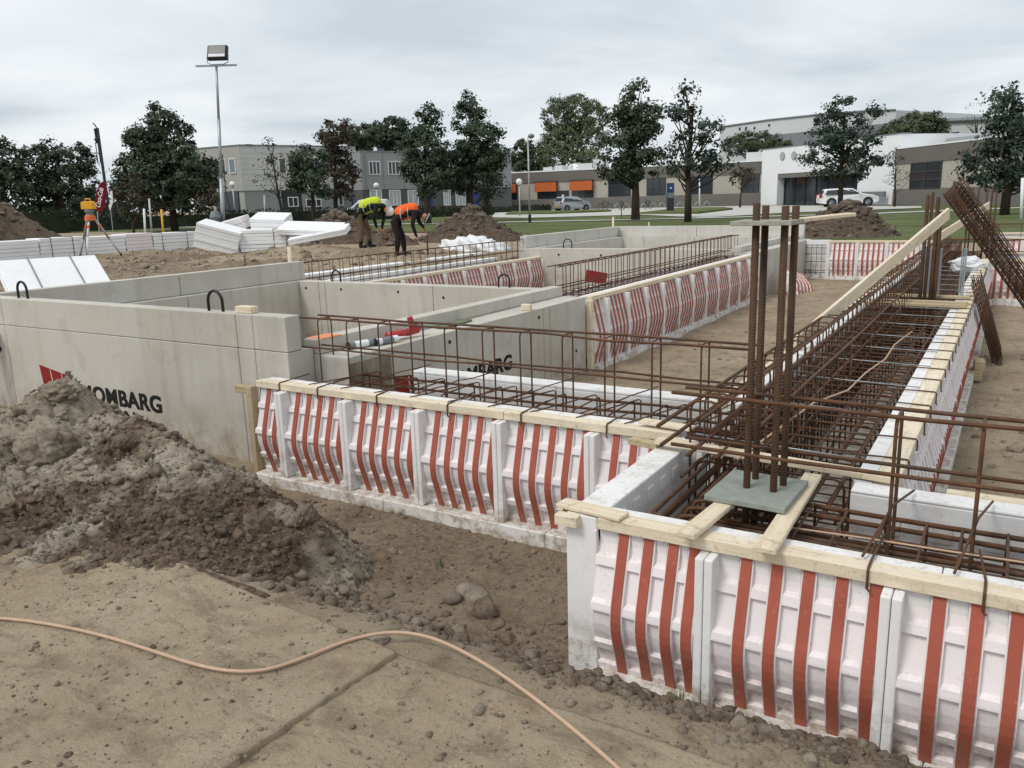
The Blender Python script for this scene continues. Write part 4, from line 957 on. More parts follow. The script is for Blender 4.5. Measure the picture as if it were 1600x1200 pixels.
# second column, galvanised channels, leaning plank and bundles
C4 = thing('column_bars', 'upright bars with pale galvanised channels standing in the long beam', 'column bars', (-.82, 10.2, .03))
for (px, pt, r_) in ((1441, 305, .02), (1448, 300, .016), (1457, 308, .02), (1463, 330, .02)):
    p = PZ(px-4, 470, .67); q = PD(px+6, pt, math.hypot(p[0], p[1])); rod('bar', [(p[0], p[1], .06), (p[0], p[1], q[2])], r_, C4, 8, 'rebar_thick')
for px, wd in ((1447, .10), (1463, .085), (1503, .06)):
    p = PZ(px-2, 466, .67); q = PD(px, 388, math.hypot(p[0], p[1])); lo = np.array(C4.location); mb = MB()
    for i in range(3): mb.box((p[0]-wd/2+i*wd/3, p[1]-.02+.01*(i % 2), .3), (p[0]-wd/2+(i+1)*wd/3-.006, p[1]+.02+.01*(i % 2), q[2]))
    link('channel', mb.mesh('channel', 'galv'), C4, tuple(-lo))
tag(stick('plank', (-1.40, 6.55, .73), (-.60, 9.55, 1.64), .03, .115, 'timber', None), 'long pale plank propped up from the hairpin bars against the column bars', 'timber')
p = PD(1467, 371, 13.2); q = PD(1545, 321, 16.2); tag(stick('plank', p, q, .03, .12, 'timber', None), 'second pale plank sloping up behind the leaning brown bundle', 'timber')
for k, (x0, yy) in enumerate(((-1.33, 9.55), (-1.30, 9.8), (-1.28, 10.35))): tag(stick('plank', (x0, yy+.03, .70), (-.36, yy, .70), .10, .03, 'timber_old', None), ['short timber board laid over the long beam before the galvanised channels', 'short timber board laid over the long beam right at the galvanised channels', 'short timber board laid over the long beam just past the galvanised channels'][k], 'timber')
def bundle(name, label, p0, p1, width, n, depth, seed):
    """A stack of flat welded ladders leaning together: slats across two stringers."""
    p0 = np.array(p0, float); p1 = np.array(p1, float); L = np.linalg.norm(p1-p0); x = (p1-p0)/L; y = nrm(np.cross((0, 0, 1), x)); y = nrm(np.array(width)) ; z = np.cross(x, y)
    T = thing(name, label, 'rebar bundle', (p1[0], p1[1], p1[2])); rng = np.random.default_rng(seed); wl = np.linalg.norm(width)
    for k in range(n):
        o = p0+z*(k-n/2)*depth+x*rng.uniform(-.04, .04)+y*rng.uniform(-.02, .02); mb = MB()
        for s in (0, 1): mb.tube([o+y*wl*s-p1, o+y*wl*s+x*L-p1], .006, 5)
        for i in range(int(L/.055)): mb.tube([o+x*(.03+i*.055)-p1, o+x*(.03+i*.055)+y*wl-p1], .0045, 4)
        link('bar_mat', mb.mesh('bar_mat', 'rebar', True), T)
    return T
bundle('rebar_bundle', 'long brown bundle of bar mats leaning across the long beam', (-.66, 10.05, 1.86), (.62, 11.2, -.05), (.08, .09, .12), 11, .015, 4)
bundle('rebar_bundle', 'short brown bundle of bar mats leaning on the rail over the sand', (-.31, 10.45, .86), (-.02, 10.62, -.08), (-.02, .40, .05), 6, .02, 6)
for i in range(2): block('brick_block', (-.22+.02*i, 9.75+.03*i, -.09+.1*i), (.10, .22, .1), 'timber_old', ['lower brown timber block at the foot of the long beam', 'upper brown timber block at the foot of the long beam'][i], 'timber', .1)
sh = thing('plastic_sheet', 'crumpled white plastic sheet lying over the far end of the long beam', 'plastic sheet', tuple(PZ(1512, 415, .72)))
V, F = clods([(0, 0, 0)], [.26], np.random.default_rng(2), .5, BIG); link('sheet', mesh_np('sheet', V*np.array([1, .8, .7]), F, 'bag', True), sh)

# ------------------------------------------------------------------ foam stacks on the left
def frame_at(px, py, D, z=None):
    p = PD(px, py, D)
    if z is not None: p[2] = z
    return p
def gz(p): return float(ground_h(np.array([p[0]]), np.array([p[1]]))[0])
VIEW = math.atan2(RT[1], RT[0])                  # direction across the view
def foam_stack(label, loc, rot, size, n, mat='foam_clean', bands=(), group=None):
    """n sheets on top of each other; local x along, z up through the stack."""
    T = thing('foam_stack', label, 'foam sheets', loc, 0, group); T.rotation_euler = rot; th = size[2]/n; rng = random.Random(int(abs(loc[0]*100)))
    for k in range(n):
        dx, dy = rng.uniform(-.012, .012), rng.uniform(-.012, .012)
        o = link('sheet', MB().box((dx, dy, k*th+.002), (size[0]+dx, size[1]+dy, (k+1)*th-.003)).mesh('sheet', mat), T); bevel(o, .012, 2)
    for b in bands:
        link('strap', MB().box((b, -.014, -.004), (b+.011, size[1]+.014, size[2]+.014)).mesh('strap', 'grey_plastic' if size[1] > 1.1 else 'black'), T)
    return T
# long low row behind the tripod
row0 = PZ(-30, 416, .62); row1 = PZ(318, 390, .62); dirr = nrm((row1-row0)[:2]); ang = math.atan2(dirr[1], dirr[0]); Lr = np.linalg.norm((row1-row0)[:2]); nst = 5; pos = 0
for k, wd in enumerate((1.5, 1.25, 1.15, .85, 1.5)):
    wd = wd*Lr/6.4; p = row0[:2]+dirr*pos
    foam_stack(['low stack of white foam sheets at the foot of the tall earth heap', 'strapped stack of foam sheets behind the leaning white sheets', 'white foam stack right behind the survey tripod', 'foam stack ending in a panel with red stripes', 'low white foam stack under the jumbled sheets'][k], (p[0], p[1], .60), (0, 0, ang), (wd-.03, .8, .62+.03*(k % 2)), 6, 'foam_clean' if k != 3 else 'foam_pink', (.3, wd-.4) if k in (1, 4) else ())
    pos += wd
p = PZ(205, 397, .62); T = thing('striped_foam_board', 'small foam panel with red stripes standing in the white foam row', 'foam panel', (p[0]+.12, p[1]-.1, .62), ang)
link('board', MB().box((0, -.05, 0), (.62, .02, .55)).mesh('board', 'foam_pink'), T)
for k in range(5): link('strip', MB().box((.06+k*.11, -.056, .02), (.10+k*.11, -.05, .5)).mesh('strip', 'orange_strip'), T)
# leaning sheets behind the long concrete wall
A_ = PD(-8, 404, 12.8); R2_ = np.array((RT[0], RT[1], 0)); R2_ = nrm(R2_); Aw = np.array((-R2_[1], R2_[0], 0)); th = rad(40); tl = rad(27)
ex = R2_*math.cos(th)+Aw*math.sin(th); ey = -((R2_*math.sin(th)-Aw*math.cos(th))*math.cos(tl)-np.array((0, 0, math.sin(tl)))); ez = np.cross(ex, ey); LX = 1.22; LY = 1.25; o_ = A_-ey*LY-ez*.24
st = foam_stack('big white foam sheets leaning behind the long concrete wall', tuple(o_), (0, 0, 0), (LX, LY, .22), 5, 'foam_clean', (LX*.3, LX*.72))
st.matrix_world = Matrix(((ex[0], ey[0], ez[0], o_[0]), (ex[1], ey[1], ez[1], o_[1]), (ex[2], ey[2], ez[2], o_[2]), (0, 0, 0, 1)))
# jumbled sheets near the floodlight
def jumble():
    B = PZ(330, 388, .72); d = 25.0
    def at2(px, py, dd=d): return PD(px, py, dd)
    p = at2(302, 386); foam_stack('ribbed foam sheet stack tipped on edge below the floodlight mast', tuple(p), (rad(8), rad(16), VIEW), (1.25, .7, .72), 7, 'foam_clean')
    p = at2(342, 369, 25.6); foam_stack('pinkish foam slab tilted on top of the tipped stack', tuple(p), (rad(6), rad(-14), VIEW), (.80, .8, .34), 2, 'foam_pink')
    p = at2(376, 390, 24.6); foam_stack('neat pile of white foam sheets with dark straps', (p[0], p[1], .68), (0, 0, VIEW+.05), (1.30, 1.0, .62), 6, 'foam_clean', (.95,))
    p = at2(392, 360, 25.2); foam_stack('white foam sheets heaped on top of the strapped pile', tuple(p), (rad(12), rad(3), VIEW), (1.0, .9, .34), 3, 'foam_clean')
    p = at2(432, 367, 24.2); foam_stack('wide white foam slab sliding off the strapped pile', tuple(p), (rad(14), rad(3), VIEW-.1), (1.75, .9, .16), 2, 'foam_clean')
    p = at2(452, 384, 23.8); foam_stack('lowest white foam slab tilted on the bare earth', tuple(p), (rad(10), rad(-9), VIEW), (1.65, .8, .17), 2, 'foam_clean')
jumble()
p = PZ(735, 402, .40); sh = thing('plastic_sheet', 'big crumpled heap of white sheeting beside the worker in orange', 'plastic sheet', tuple(p))
V = BIG[0].copy(); V = V*np.array([1.0, .6, .55]); V[:, 2] = np.maximum(V[:, 2], -.1); V = V*(1+.08*np.sin(V[:, :1]*17+V[:, 1:2]*9)); a = VIEW; Rz = np.array([[math.cos(a), math.sin(a), 0], [-math.sin(a), math.cos(a), 0], [0, 0, 1]])
link('sheet', mesh_np('sheet', V@Rz*.98, BIG[1], 'bag', False), sh)
p = PZ(655, 409, .55); block('black_box', (p[0], p[1], .55), (.6, .3, .16), 'black', 'black plastic box on the white foam row by the orange worker', 'box', VIEW)
p = PZ(507, 429, .6); tag(link('bucket', MB().lathe([(.20, 0), (.26, .02), (.30, .16), (.28, .17), (.22, .06)], (p[0], p[1], .35), 16).mesh('bucket', 'black')), 'shallow black tub at the end of the far foam row', 'tub')

# ------------------------------------------------------------------ survey tripod and laser
tc = PZ(150, 406, .64); tz = gz(tc)
T = thing('survey_tripod', 'aluminium survey tripod with orange head behind the foam sheets', 'tripod', (tc[0], tc[1], tz), VIEW); HT = 1.12
for k, (fx, fy) in enumerate(((-.62, .35), (.02, -.55), (.62, .25))):
    top = np.array((fx*.10, fy*.10, HT)); foot = np.array((fx, fy, 0)); d = foot-top
    leg = link('leg', MB().tube([top, top+d*.55], .03, 8).tube([top+d*.5, top+d*.97], .022 if k != 1 else .036, 8).mesh('leg', 'alu' if k != 1 else 'white_paint', True), T)
    link('clamp', MB().tube([top+d*.22, top+d*.29], .04, 8).mesh('clamp', 'orange'), leg); link('foot', MB().tube([top+d*.93, foot+np.array((0, 0, -.02))], [.035, .015], 8).mesh('foot', 'black'), leg)
link('head', MB().lathe([(.15, -.12), (.13, 0), (.10, .03)], (0, 0, HT), 10).mesh('head', 'orange'), T)
link('strap', MB().tube([(.03, -.06, HT-.05), (.02, -.3, .9), (.06, -.55, .35), (.1, -.68, .02), (.05, -.55, .1)], .012, 6).mesh('strap', 'black'), T)
T = thing('laser_level', 'yellow rotating laser level on the survey tripod', 'laser level', (tc[0], tc[1], tz+HT+.03), VIEW)
link('base', MB().lathe([(.09, 0), (.09, .06), (.12, .08), (.12, .14), (.09, .15)], (0, 0, 0), 12).mesh('base', 'grey_plastic'), T)
bevel(link('body', MB().prism([(-.16, .15), (.16, .15), (.15, .33), (.09, .36), (-.09, .36), (-.15, .33)], -.11, .11).mesh('body', 'yellow'), T), .012, 2)
link('handle', MB().tube([(-.07, 0, .35), (-.06, 0, .42), (.06, 0, .42), (.07, 0, .35)], .018, 8).mesh('handle', 'yellow', True), T)
link('lamp_head', MB().lathe([(.05, .35), (.05, .40), (.03, .41)], (0, 0, 0), 10).mesh('lamp_head', 'black'), T)

# ------------------------------------------------------------------ workers
def skin(name, chains, mat, parent, root=0, sub=2):
    """chains: list of [(x, y, z, r), ...]; points shared by position are merged."""
    vs = []; rs = []; es = []; key = {}
    def vid(p):
        k = tuple(round(c, 3) for c in p[:3])
        if k not in key: key[k] = len(vs); vs.append(p[:3]); rs.append(p[3])
        return key[k]
    for ch in chains:
        ids = [vid(p) for p in ch]; es += list(zip(ids, ids[1:]))
    me = bpy.data.meshes.new(name); me.from_pydata(vs, es, []); o = link(name, me, parent)
    m = o.modifiers.new('skin', 'SKIN'); m.use_smooth_shade = True
    if not me.skin_vertices: me.skin_vertices.new()
    for i, sv_ in enumerate(me.skin_vertices[0].data):
        r = rs[i]; sv_.radius = r if isinstance(r, (tuple, list)) else (r, r); sv_.use_root = (i == root)
    s = o.modifiers.new('sub', 'SUBSURF'); s.levels = sub; s.render_levels = sub
    dg = bpy.context.evaluated_depsgraph_get(); me2 = bpy.data.meshes.new_from_object(o.evaluated_get(dg)); o.modifiers.clear(); o.data = me2
    me2.name = name; me2.materials.clear(); me2.materials.append(M[mat]); return o
def worker(label, loc, rz, trousers, top, vest, hat, s=1.0, hands=((.40, -.12, .46), (.56, .16, .66))):
    T = thing('person', label, 'person', loc, rz); T.scale = (s, s, s)
    hip = (-.16, 0, .93, .15); neck = (.52, 0, 1.07, .065); chest = (.34, 0, 1.12, .165); waist = (.08, 0, 1.04, .145)
    sh = [(.41, -.19, 1.08, .075), (.41, .19, 1.08, .075)]; el = [(.34, -.25, .78, .055), (.46, .27, .80, .055)]
    ch = [[hip, waist, chest, neck, (.60, 0, 1.0, .06)]]
    for i in (0, 1):
        h = hands[i]; ch.append([chest, sh[i], el[i], (h[0], h[1], h[2]+.05, .036), (h[0]+.02, h[1], h[2], .03)])
        y = (-.12, .13)[i]; fx = (.0, .16)[i]*.9-.05
        ch.append([hip, (-.13, y, .86, .105), (-.02+fx*.5, y*1.15, .50, .075), (fx-.04, y*1.2, .12, .055), (fx-.04, y*1.2, .05, .05)])
    body = skin('body', ch, top, T)
    # trousers follow hips and legs
    tch = [[(-.16, 0, .935, .165), (0.0, 0, 1.0, .16)]]
    for i in (0, 1):
        y = (-.12, .13)[i]; fx = (.0, .16)[i]*.9-.05
        tch.append([(-.16, 0, .935, .165), (-.13, y, .86, .105), (-.02+fx*.5, y*1.15, .50, .08), (fx-.04, y*1.2, .14, .066)])
        bt = skin('boot', [[(fx-.06, y*1.2, .13, .06), (fx-.05, y*1.2, .05, .058), (fx+.06, y*1.2, .04, .052), (fx+.14, y*1.2, .035, .04)]], 'boot', T)
        # hand: palm, four fingers and thumb
        h = hands[i]; hc = [[(h[0]+.015, h[1], h[2]+.01, .026), (h[0]+.03, h[1], h[2]-.05, .030)]]
        for f in range(4):
            yy = h[1]+(f-1.5)*.017; hc.append([(h[0]+.03, h[1], h[2]-.05, .030), (h[0]+.045, yy, h[2]-.09-.006*(f in (1, 2)), .009), (h[0]+.07, yy, h[2]-.115, .008), (h[0]+.09, yy, h[2]-.115, .007)])
        hc.append([(h[0]+.015, h[1], h[2]+.01, .026), (h[0]+.05, h[1]+.035*(1 if i == 0 else -1), h[2]-.03, .011), (h[0]+.08, h[1]+.02*(1 if i == 0 else -1), h[2]-.07, .009)])
        skin('hand', hc, 'skin', T, 0, 1)
    skin('trousers', tch, trousers, T)
    v = skin('vest', [[(-.10, 0, .985, (.185, .20)), (.06, 0, 1.045, (.20, .215)), (.22, 0, 1.09, (.205, .225)), (.37, 0, 1.11, (.20, .225)), (.47, 0, 1.09, (.13, .17))], [(.22, 0, 1.09, (.205, .225)), (.25, 0, .93, (.11, .16))]], vest, T)
    mb = MB()
    for x_ in (.06, .24):
        P = [(x_+.01*math.cos(a), .188*math.cos(a), 1.045+(.045 if x_ > .2 else 0)+.178*math.sin(a)) for a in np.linspace(0, 2*math.pi, 20, endpoint=False)]
        mb.tube(P, .014, 5, True)
    link('reflective_band', mb.mesh('reflective_band', 'reflective', True), v)
    hd = skin('head', [[(.56, 0, 1.03, .055), (.64, 0, .965, .085), (.70, 0, .91, .09), (.735, 0, .875, .07)], [(.64, 0, .965, .085), (.60, 0, .875, .05)], [(.64, 0, .93, .05), (.585, 0, .895, .018)]], 'skin', T)
    for s_ in (-1, 1): link('ear', MB().ball((.665, s_*.085, .965), .022, 8, 6, (1, .5, 1.3)).mesh('ear', 'skin', True), hd)
    # helmet over the crown, tipped with the head
    mb = MB(); prof = [(.118, -.01), (.116, .02), (.108, .06), (.085, .10), (.05, .122), (.0, .13)]
    mb.lathe(prof, (0, 0, 0), 16); mb.lathe([(.118, -.012), (.15, -.006), (.15, 0), (.118, .004)], (-.0, 0, 0), 16)
    ho = link('helmet', mb.mesh('helmet', hat, True), T, (.675, 0, .93), (0, rad(118), 0))
    if hat == 'black': link('helmet_band', MB().lathe([(.121, .012), (.119, .035)], (0, 0, 0), 16).mesh('helmet_band', 'white_paint', True), ho)
    return T
pw = PZ(628, 404, .62); pw[2] = gz(pw)
worker('person in orange vest and dark clothes stooping over the wire cage', tuple(pw), VIEW, 'work_dark', 'work_dark', 'vest_orange', 'black', .95)
pg = PZ(573, 398, .60); worker('person in lime vest, khaki trousers and white helmet bending down', (pg[0], pg[1], gz(pg)), VIEW-.15, 'work_khaki', 'sleeve_green', 'vest_lime', 'white_paint', 1.02, ((.34, -.1, .50), (.42, .12, .47)))
for k, (px, D_) in enumerate(((577, 23.0), (668, 19.5))):
    p = PD(px, 385, D_); tag(link('stake', MB().tube([(p[0], p[1], .2), (p[0], p[1], 1.15)], .02, 6).mesh('stake', 'rebar')), 'thin upright bar in front of the worker in %s' % ('lime' if k == 0 else 'orange'), 'stake')
p0 = PD(545, 361, 23.5); p1 = PD(800, 364, 22.5); tag(link('guide_bar', MB().tube([p0, (p0+p1)/2+np.array((0, 0, -.02)), p1], .014, 6).mesh('guide_bar', 'rebar')), 'long level rusty bar fixed in front of the two workers', 'bar')

# ------------------------------------------------------------------ posts, lamps, flag, crane
def post_at(px, py_base, D, py_top, r, mat, name, label, cat, group=None, lean=0):
    p = PD(px, py_base, D); q = PD(px+lean, py_top, D); z0 = gz(p)-.1
    return tag(link(name, MB().tube([(p[0], p[1], z0), (q[0], q[1], q[2])], r, 8).mesh(name, mat, True)), label, cat, group)
def globe_lamp(px, D, py_globe, label):
    p = PD(px, py_globe, D); z0 = gz(p)+.02; T = thing('globe_lamp', label, 'street lamp', (p[0], p[1], z0), 0, None); h = p[2]-z0
    link('pole', MB().tube([(0, 0, 0), (0, 0, h-.25)], [.07, .05], 8).mesh('pole', 'alu', True), T)
    link('collar', MB().lathe([(.05, h-.3), (.13, h-.24), (.13, h-.2)], (0, 0, 0), 10).mesh('collar', 'grey_plastic'), T)
    link('globe', MB().ball((0, 0, h), .27, 14, 10).mesh('globe', 'white_paint', True), T)
globe_lamp(811, 72, 284, 'white globe lamp in front of the orange awnings')
globe_lamp(147, 100, 297, 'white globe lamp beside the red banner')
globe_lamp(363, 84, 288, 'white globe lamp by the corner of the pale two-storey block')
globe_lamp(588, 80, 290, 'white globe lamp beside the white van')
p = PD(828, 349, 50.5); z0 = gz(p); q = PD(827, 214, 50.5); T = thing('street_light', 'tall thin street light on the lawn by the orange awnings', 'street light', (p[0], p[1], z0)); h = q[2]-z0
link('pole', MB().tube([(0, 0, 0), (0, 0, h)], [.07, .04], 8).mesh('pole', 'alu', True), T); link('foot', MB().lathe([(.09, 0), (.09, .5)], (0, 0, 0), 8).mesh('foot', 'black'), T)
link('lamp_head', MB().ball((.2*RT[0], .2*RT[1], h+.05), .2, 10, 8, (1, 1, .7)).mesh('lamp_head', 'grey_plastic', True), T)
# mobile floodlight mast
D_ = 38; b_ = PD(347, 345, D_); t_ = PD(340, 104, D_); z0 = gz(b_); T = thing('floodlight_mast', 'tall slightly leaning floodlight mast behind the jumbled foam sheets', 'floodlight', (b_[0], b_[1], z0), VIEW)
dx = (np.array(t_)-np.array(b_))@np.array((RT[0], RT[1], 0)); h = t_[2]-z0; ax = lambda f: (dx*f, 0, h*f)
link('mast', MB().tube([ax(0), ax(.36)], .088, 10).tube([ax(.36), ax(.7)], .068, 10).tube([ax(.7), ax(1)], .052, 10).mesh('mast', 'galv', True), T)
link('crossbar', MB().box((dx-.85, -.05, h-.02), (dx+.85, .05, h+.05)).mesh('crossbar', 'galv'), T).rotation_euler = (0, 0, 0)
fl = link('lamp_housing', MB().box((-.42, -.10, -.32), (.42, .10, .32)).mesh('lamp_housing', 'black'), T, (dx+.12, -.02, h+.50), (rad(-24), 0, 0)); bevel(fl, .06, 3)
link('lamp_glass', MB().box((-.34, -.13, -.25), (.34, -.101, .25)).mesh('lamp_glass', 'lamp_glass'), fl); link('lower_reflector', MB().box((-.34, -.14, -.25), (.34, -.131, -.13)).mesh('lower_reflector', 'lamp_clear'), fl)
link('bracket', MB().tube([(dx-.34, 0, h+.42), (dx-.36, 0, h+.14), (dx-.2, 0, h+.06), (dx+.3, 0, h+.06), (dx+.5, 0, h+.14), (dx+.54, 0, h+.42)], .02, 6).mesh('bracket', 'galv'), T)
link('cable', MB().tube([(dx*.55+.1, -.08, h*.5), (dx*.3+.2, -.1, h*.28), (.45, -.1, h*.16), (.4, -.1, .5)], .02, 6).mesh('cable', 'black'), T)
link('trailer', MB().box((-.5, -.4, .25), (.55, .4, .8)).box((-.75, -.05, .3), (.9, .05, .4)).mesh('trailer', 'frame_dark'), T); 
link('winch', MB().lathe([(.2, .8), (.25, .95), (.16, 1.2)], (-.2, -.2, 0), 10).mesh('winch', 'grey_plastic'), T)
for s_ in (-1, 1): link('wheel', MB().tube([(s_*.25, -.44, .25), (s_*.25, -.52, .25)], .25, 14).mesh('wheel', 'tyre'), T)
# banner
p = PD(158, 336, 55); z0 = gz(p); T = thing('beach_flag', 'dark red feather banner with white script between trees', 'banner', (p[0], p[1], z0), VIEW+.05); q = PD(168, 284, 55); u = 55/FPX
link('pole', MB().tube([(-.25, .02, 0), (-.22, .02, 1.2), (.1, .02, 2.9), (.38, .02, 3.08)], .025, 6).mesh('pole', 'alu'), T)
poly = [(x_, 1.35+(z_-.45)*.76) for x_, z_ in [(-.35, .55), (.1, .45), (.32, .95), (.52, 2.0), (.56, 2.55), (.40, 2.75), (.18, 2.6), (-.05, 2.1), (-.32, 1.1)]]
link('cloth', MB().prism(poly, -.008, .008).mesh('cloth', 'flag_red'), T)
link('script', fit_text(text_mesh('Coca-Cola', .5, 'white_paint', .004, .004, .9, .35), 1.15, .28), T, (.0, -.012, 1.60), (rad(90), rad(-72), 0))
T2 = thing('beach_flag', 'pale grey feather banner partly behind the dark red banner', 'banner', tuple(PD(172, 330, 56.5)), VIEW); T2.location[2] = z0
link('cloth', MB().prism([(.0, 1.4), (.25, 1.9), (.3, 2.6), (.12, 2.5), (.18, 2.0), (-.05, 1.7)], -.008, .008).mesh('cloth', 'white_paint'), T2); link('pole', MB().tube([(0, .02, 0), (.05, .02, 2.1)], .02, 6).mesh('pole', 'alu'), T2)
# pile-driver mast far away
D_ = 120; f = lambda x, y: PD(x, y, D_); o = f(166, 300); T = thing('crane_mast', 'dark leaning crane mast with cables beyond the left trees', 'crane', (o[0], o[1], .5)); lo = np.array(T.location); s_ = lambda *P: [f(*p)-lo for p in P]
link('mast', MB().tube(s_((172, 335), (166, 300), (152, 200)), .2, 6).mesh('mast', 'frame_dark'), T); link('jib_tip', MB().tube(s_((152, 202), (149, 196), (145, 192)), .08, 6).mesh('jib_tip', 'frame_dark'), T)
link('cable', MB().tube(s_((150, 205), (157, 255)), .06, 5).tube(s_((149, 222), (153, 255)), .06, 5).tube(s_((148, 203), (151, 224)), .1, 5).mesh('cable', 'frame_dark'), T); link('pulley', MB().ball(f(151, 218)-lo, .3, 8, 6).ball(f(149, 203)-lo, .22, 8, 6).mesh('pulley', 'frame_dark'), T)
link('carriage', MB().box(f(158, 335)-lo-np.array((3, 2, 1)), f(158, 335)-lo+np.array((3, 2, 1.5))).mesh('carriage', 'frame_dark'), T)
post_at(236, 358, 48, 310, .05, 'alu', 'post', 'thin grey post in front of the big dark tree', 'post', None, -3)
post_at(254, 358, 44, 327, .05, 'yellow', 'post', 'short yellow post on the left lawn', 'post', None, -2)
post_at(225, 352, 52, 326, .06, 'white_paint', 'post', 'short white marker post in the shade of the big dark tree', 'post')
post_at(958, 357, 22.6, 339, .03, 'timber', 'stake', 'short pale timber stake behind the pale concrete wall', 'stake')
post_at(1014, 357, 23.5, 347, .02, 'timber', 'stake', 'very short timber stake at the lawn edge', 'stake')
post_at(1093, 332, 74, 280, .06, 'white_paint', 'post', 'thin white post beside the info column', 'post')
post_at(413, 338, 66, 305, .06, 'alu', 'post', 'thin grey post in the hedge by the bare young tree', 'post')
post_at(971, 338, 58, 318, .03, 'black', 'post', 'thin black post by the parked bicycles', 'post')
post_at(1598, 322, 40, 278, .06, 'white_paint', 'post', 'white post beside the oak at the grey building', 'post')
post_at(452, 408, 14.5, 386, .035, 'timber', 'stake', 'pale timber stake behind the long concrete wall', 'stake')
post_at(382, 418, 16, 398, .012, 'rebar', 'stake', 'thin rusty stake in the sand mounds', 'stake')
for k, (px, pt) in enumerate(((1383, 348), (1368, 410))): pass
p = PD(1047, 335, 68); z0 = gz(p); T = thing('info_column', 'dark upright info column with blue panel on the lawn', 'sign', (p[0], p[1], z0), VIEW); h = PD(1047, 286, 68)[2]-z0
bevel(link('pillar', MB().box((-.28, -.15, 0), (.28, .15, h)).mesh('pillar', 'frame_dark'), T), .02, 1); link('blue_sign', MB().box((-.25, -.165, h-1.15), (.25, -.152, h-.75)).mesh('blue_sign', 'glass_blue'), T); link('top_panel', MB().box((-.25, -.165, h-.6), (.25, -.152, h-.1)).mesh('top_panel', 'blue_panel'), T); link('arrow_mark', MB().box((-.06, -.175, h-.45), (.06, -.167, h-.33)).mesh('arrow_mark', 'white_paint'), T)

# ------------------------------------------------------------------ buildings
class Facade:
    def __init__(s, xa, Da, xb, Db, root, yr=300):
        s.a = PD(xa, yr, Da); s.b = PD(xb, yr, Db); s.a[2] = s.b[2] = 0; s.u = nrm(s.b-s.a); s.n = np.array((s.u[1], -s.u[0], 0)); s.L = np.linalg.norm(s.b-s.a); s.root = root
        if s.n@(np.array((0, 0, 0))-s.a) < 0: s.n = -s.n
        s.lo = np.array(root.location)
    def uz(s, px, py):
        d = ray(px, py); t = (s.a@s.n)/(d@s.n); p = d*t; return (p-s.a)@s.u, CAM_H+p[2]
    def box(s, name, u0, u1, z0, z1, out, back, mat, parent=None, off=0):
        mb = MB(); c = []
        for z in (z0, z1):
            for u, o in ((u0, out), (u1, out), (u1, -back), (u0, -back)): p = s.a+s.u*u+s.n*(o+off); c.append((p[0]-s.lo[0], p[1]-s.lo[1], z-s.lo[2]))
        mb.add(c, [(0, 1, 2, 3), (7, 6, 5, 4), (4, 5, 1, 0), (5, 6, 2, 1), (6, 7, 3, 2), (7, 4, 0, 3)])
        return link(name, mb.mesh(name, mat), parent if parent else s.root)
    def pbox(s, name, x0, y0, x1, y1, out, back, mat, parent=None):
        u0, z1 = s.uz(x0, y0); u1, z0 = s.uz(x1, y1); return s.box(name, u0, u1, z0, z1, out, back, mat, parent)
    def window(s, x0, y0, x1, y1, n=2, frame='frame_white', glass='glass', fw=.09, rows=1):
        u0, z1 = s.uz(x0, (y0)); u1, z0 = s.uz(x1, y1); zt = (s.uz(x0, y0)[1]+s.uz(x1, y0)[1])/2; zb = (s.uz(x0, y1)[1]+s.uz(x1, y1)[1])/2; z0, z1 = zb, zt
        W = s.box('window', u0-.02, u1+.02, z0-.08, z0, .10, .02, frame); W['label'] = 'window sill with frame and panes' if False else 'window'
        for k in range(n+1):
            u = u0+(u1-u0)*k/n; s.box('frame', u-fw/2, u+fw/2, z0+.002, z1-.002, .07, .05, frame, W)
        s.box('frame', u0-fw/2, u1+fw/2, z1-.001, z1+fw, .075, .05, frame, W)
        for r in range(1, rows): z = z0+(z1-z0)*r/rows; s.box('frame', u0, u1, z-fw/2, z+fw/2, .065, .05, frame, W)
        for k in range(n): s.box('pane', u0+(u1-u0)*k/n+fw/2, u0+(u1-u0)*(k+1)/n-fw/2, z0+.004, z1-.004, .012, .1, glass, W)
        return W
def building(label, px, D, name='office_building'):
    p = PD(px, 320, D); return thing(name, label, 'building', (p[0], p[1], .4))
GZ = .42
# two-storey pale block
BA = building('pale two-storey block with cut corner behind the floodlight mast', 381, 92)
fa = Facade(300, 98, 381, 92, BA); fb = Facade(381, 92, 560, 97, BA)
zt = fb.uz(381, 228)[1]; zm = fb.uz(381, 298)[1]
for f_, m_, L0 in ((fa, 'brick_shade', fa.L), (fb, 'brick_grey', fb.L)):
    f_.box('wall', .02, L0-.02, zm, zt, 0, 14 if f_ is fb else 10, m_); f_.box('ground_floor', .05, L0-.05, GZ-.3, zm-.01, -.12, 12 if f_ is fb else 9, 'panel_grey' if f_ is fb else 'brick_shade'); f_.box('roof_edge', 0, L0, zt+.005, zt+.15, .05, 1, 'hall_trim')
fa.window(332, 250, 354, 270, 2, 'frame_white', 'glass_blue'); fa.window(358, 249, 369, 270, 1, 'frame_white', 'glass_blue'); fa.pbox('garage_opening', 336, 301, 375, 335, .02, .3, 'glass')
for k in range(9): u = (k+.5)/9*fb.L; 
for zz in np.arange(zm+.5, zt, .55): fb.box('joint', .05, fb.L-.05, zz, zz+.03, .012, .05, 'brick_shade')
fb.window(435, 248, 447, 270, 1); fb.window(449, 248, 461, 270, 1); fb.window(530, 249, 563, 270, 3); fb.window(480, 249, 510, 270, 3)
fb.pbox('entrance_recess', 440, 298, 474, 336, -.05, .3, 'glass'); fb.window(450, 309, 466, 322, 2); fb.window(478, 312, 502, 322, 3); fb.window(528, 298, 536, 320, 1)
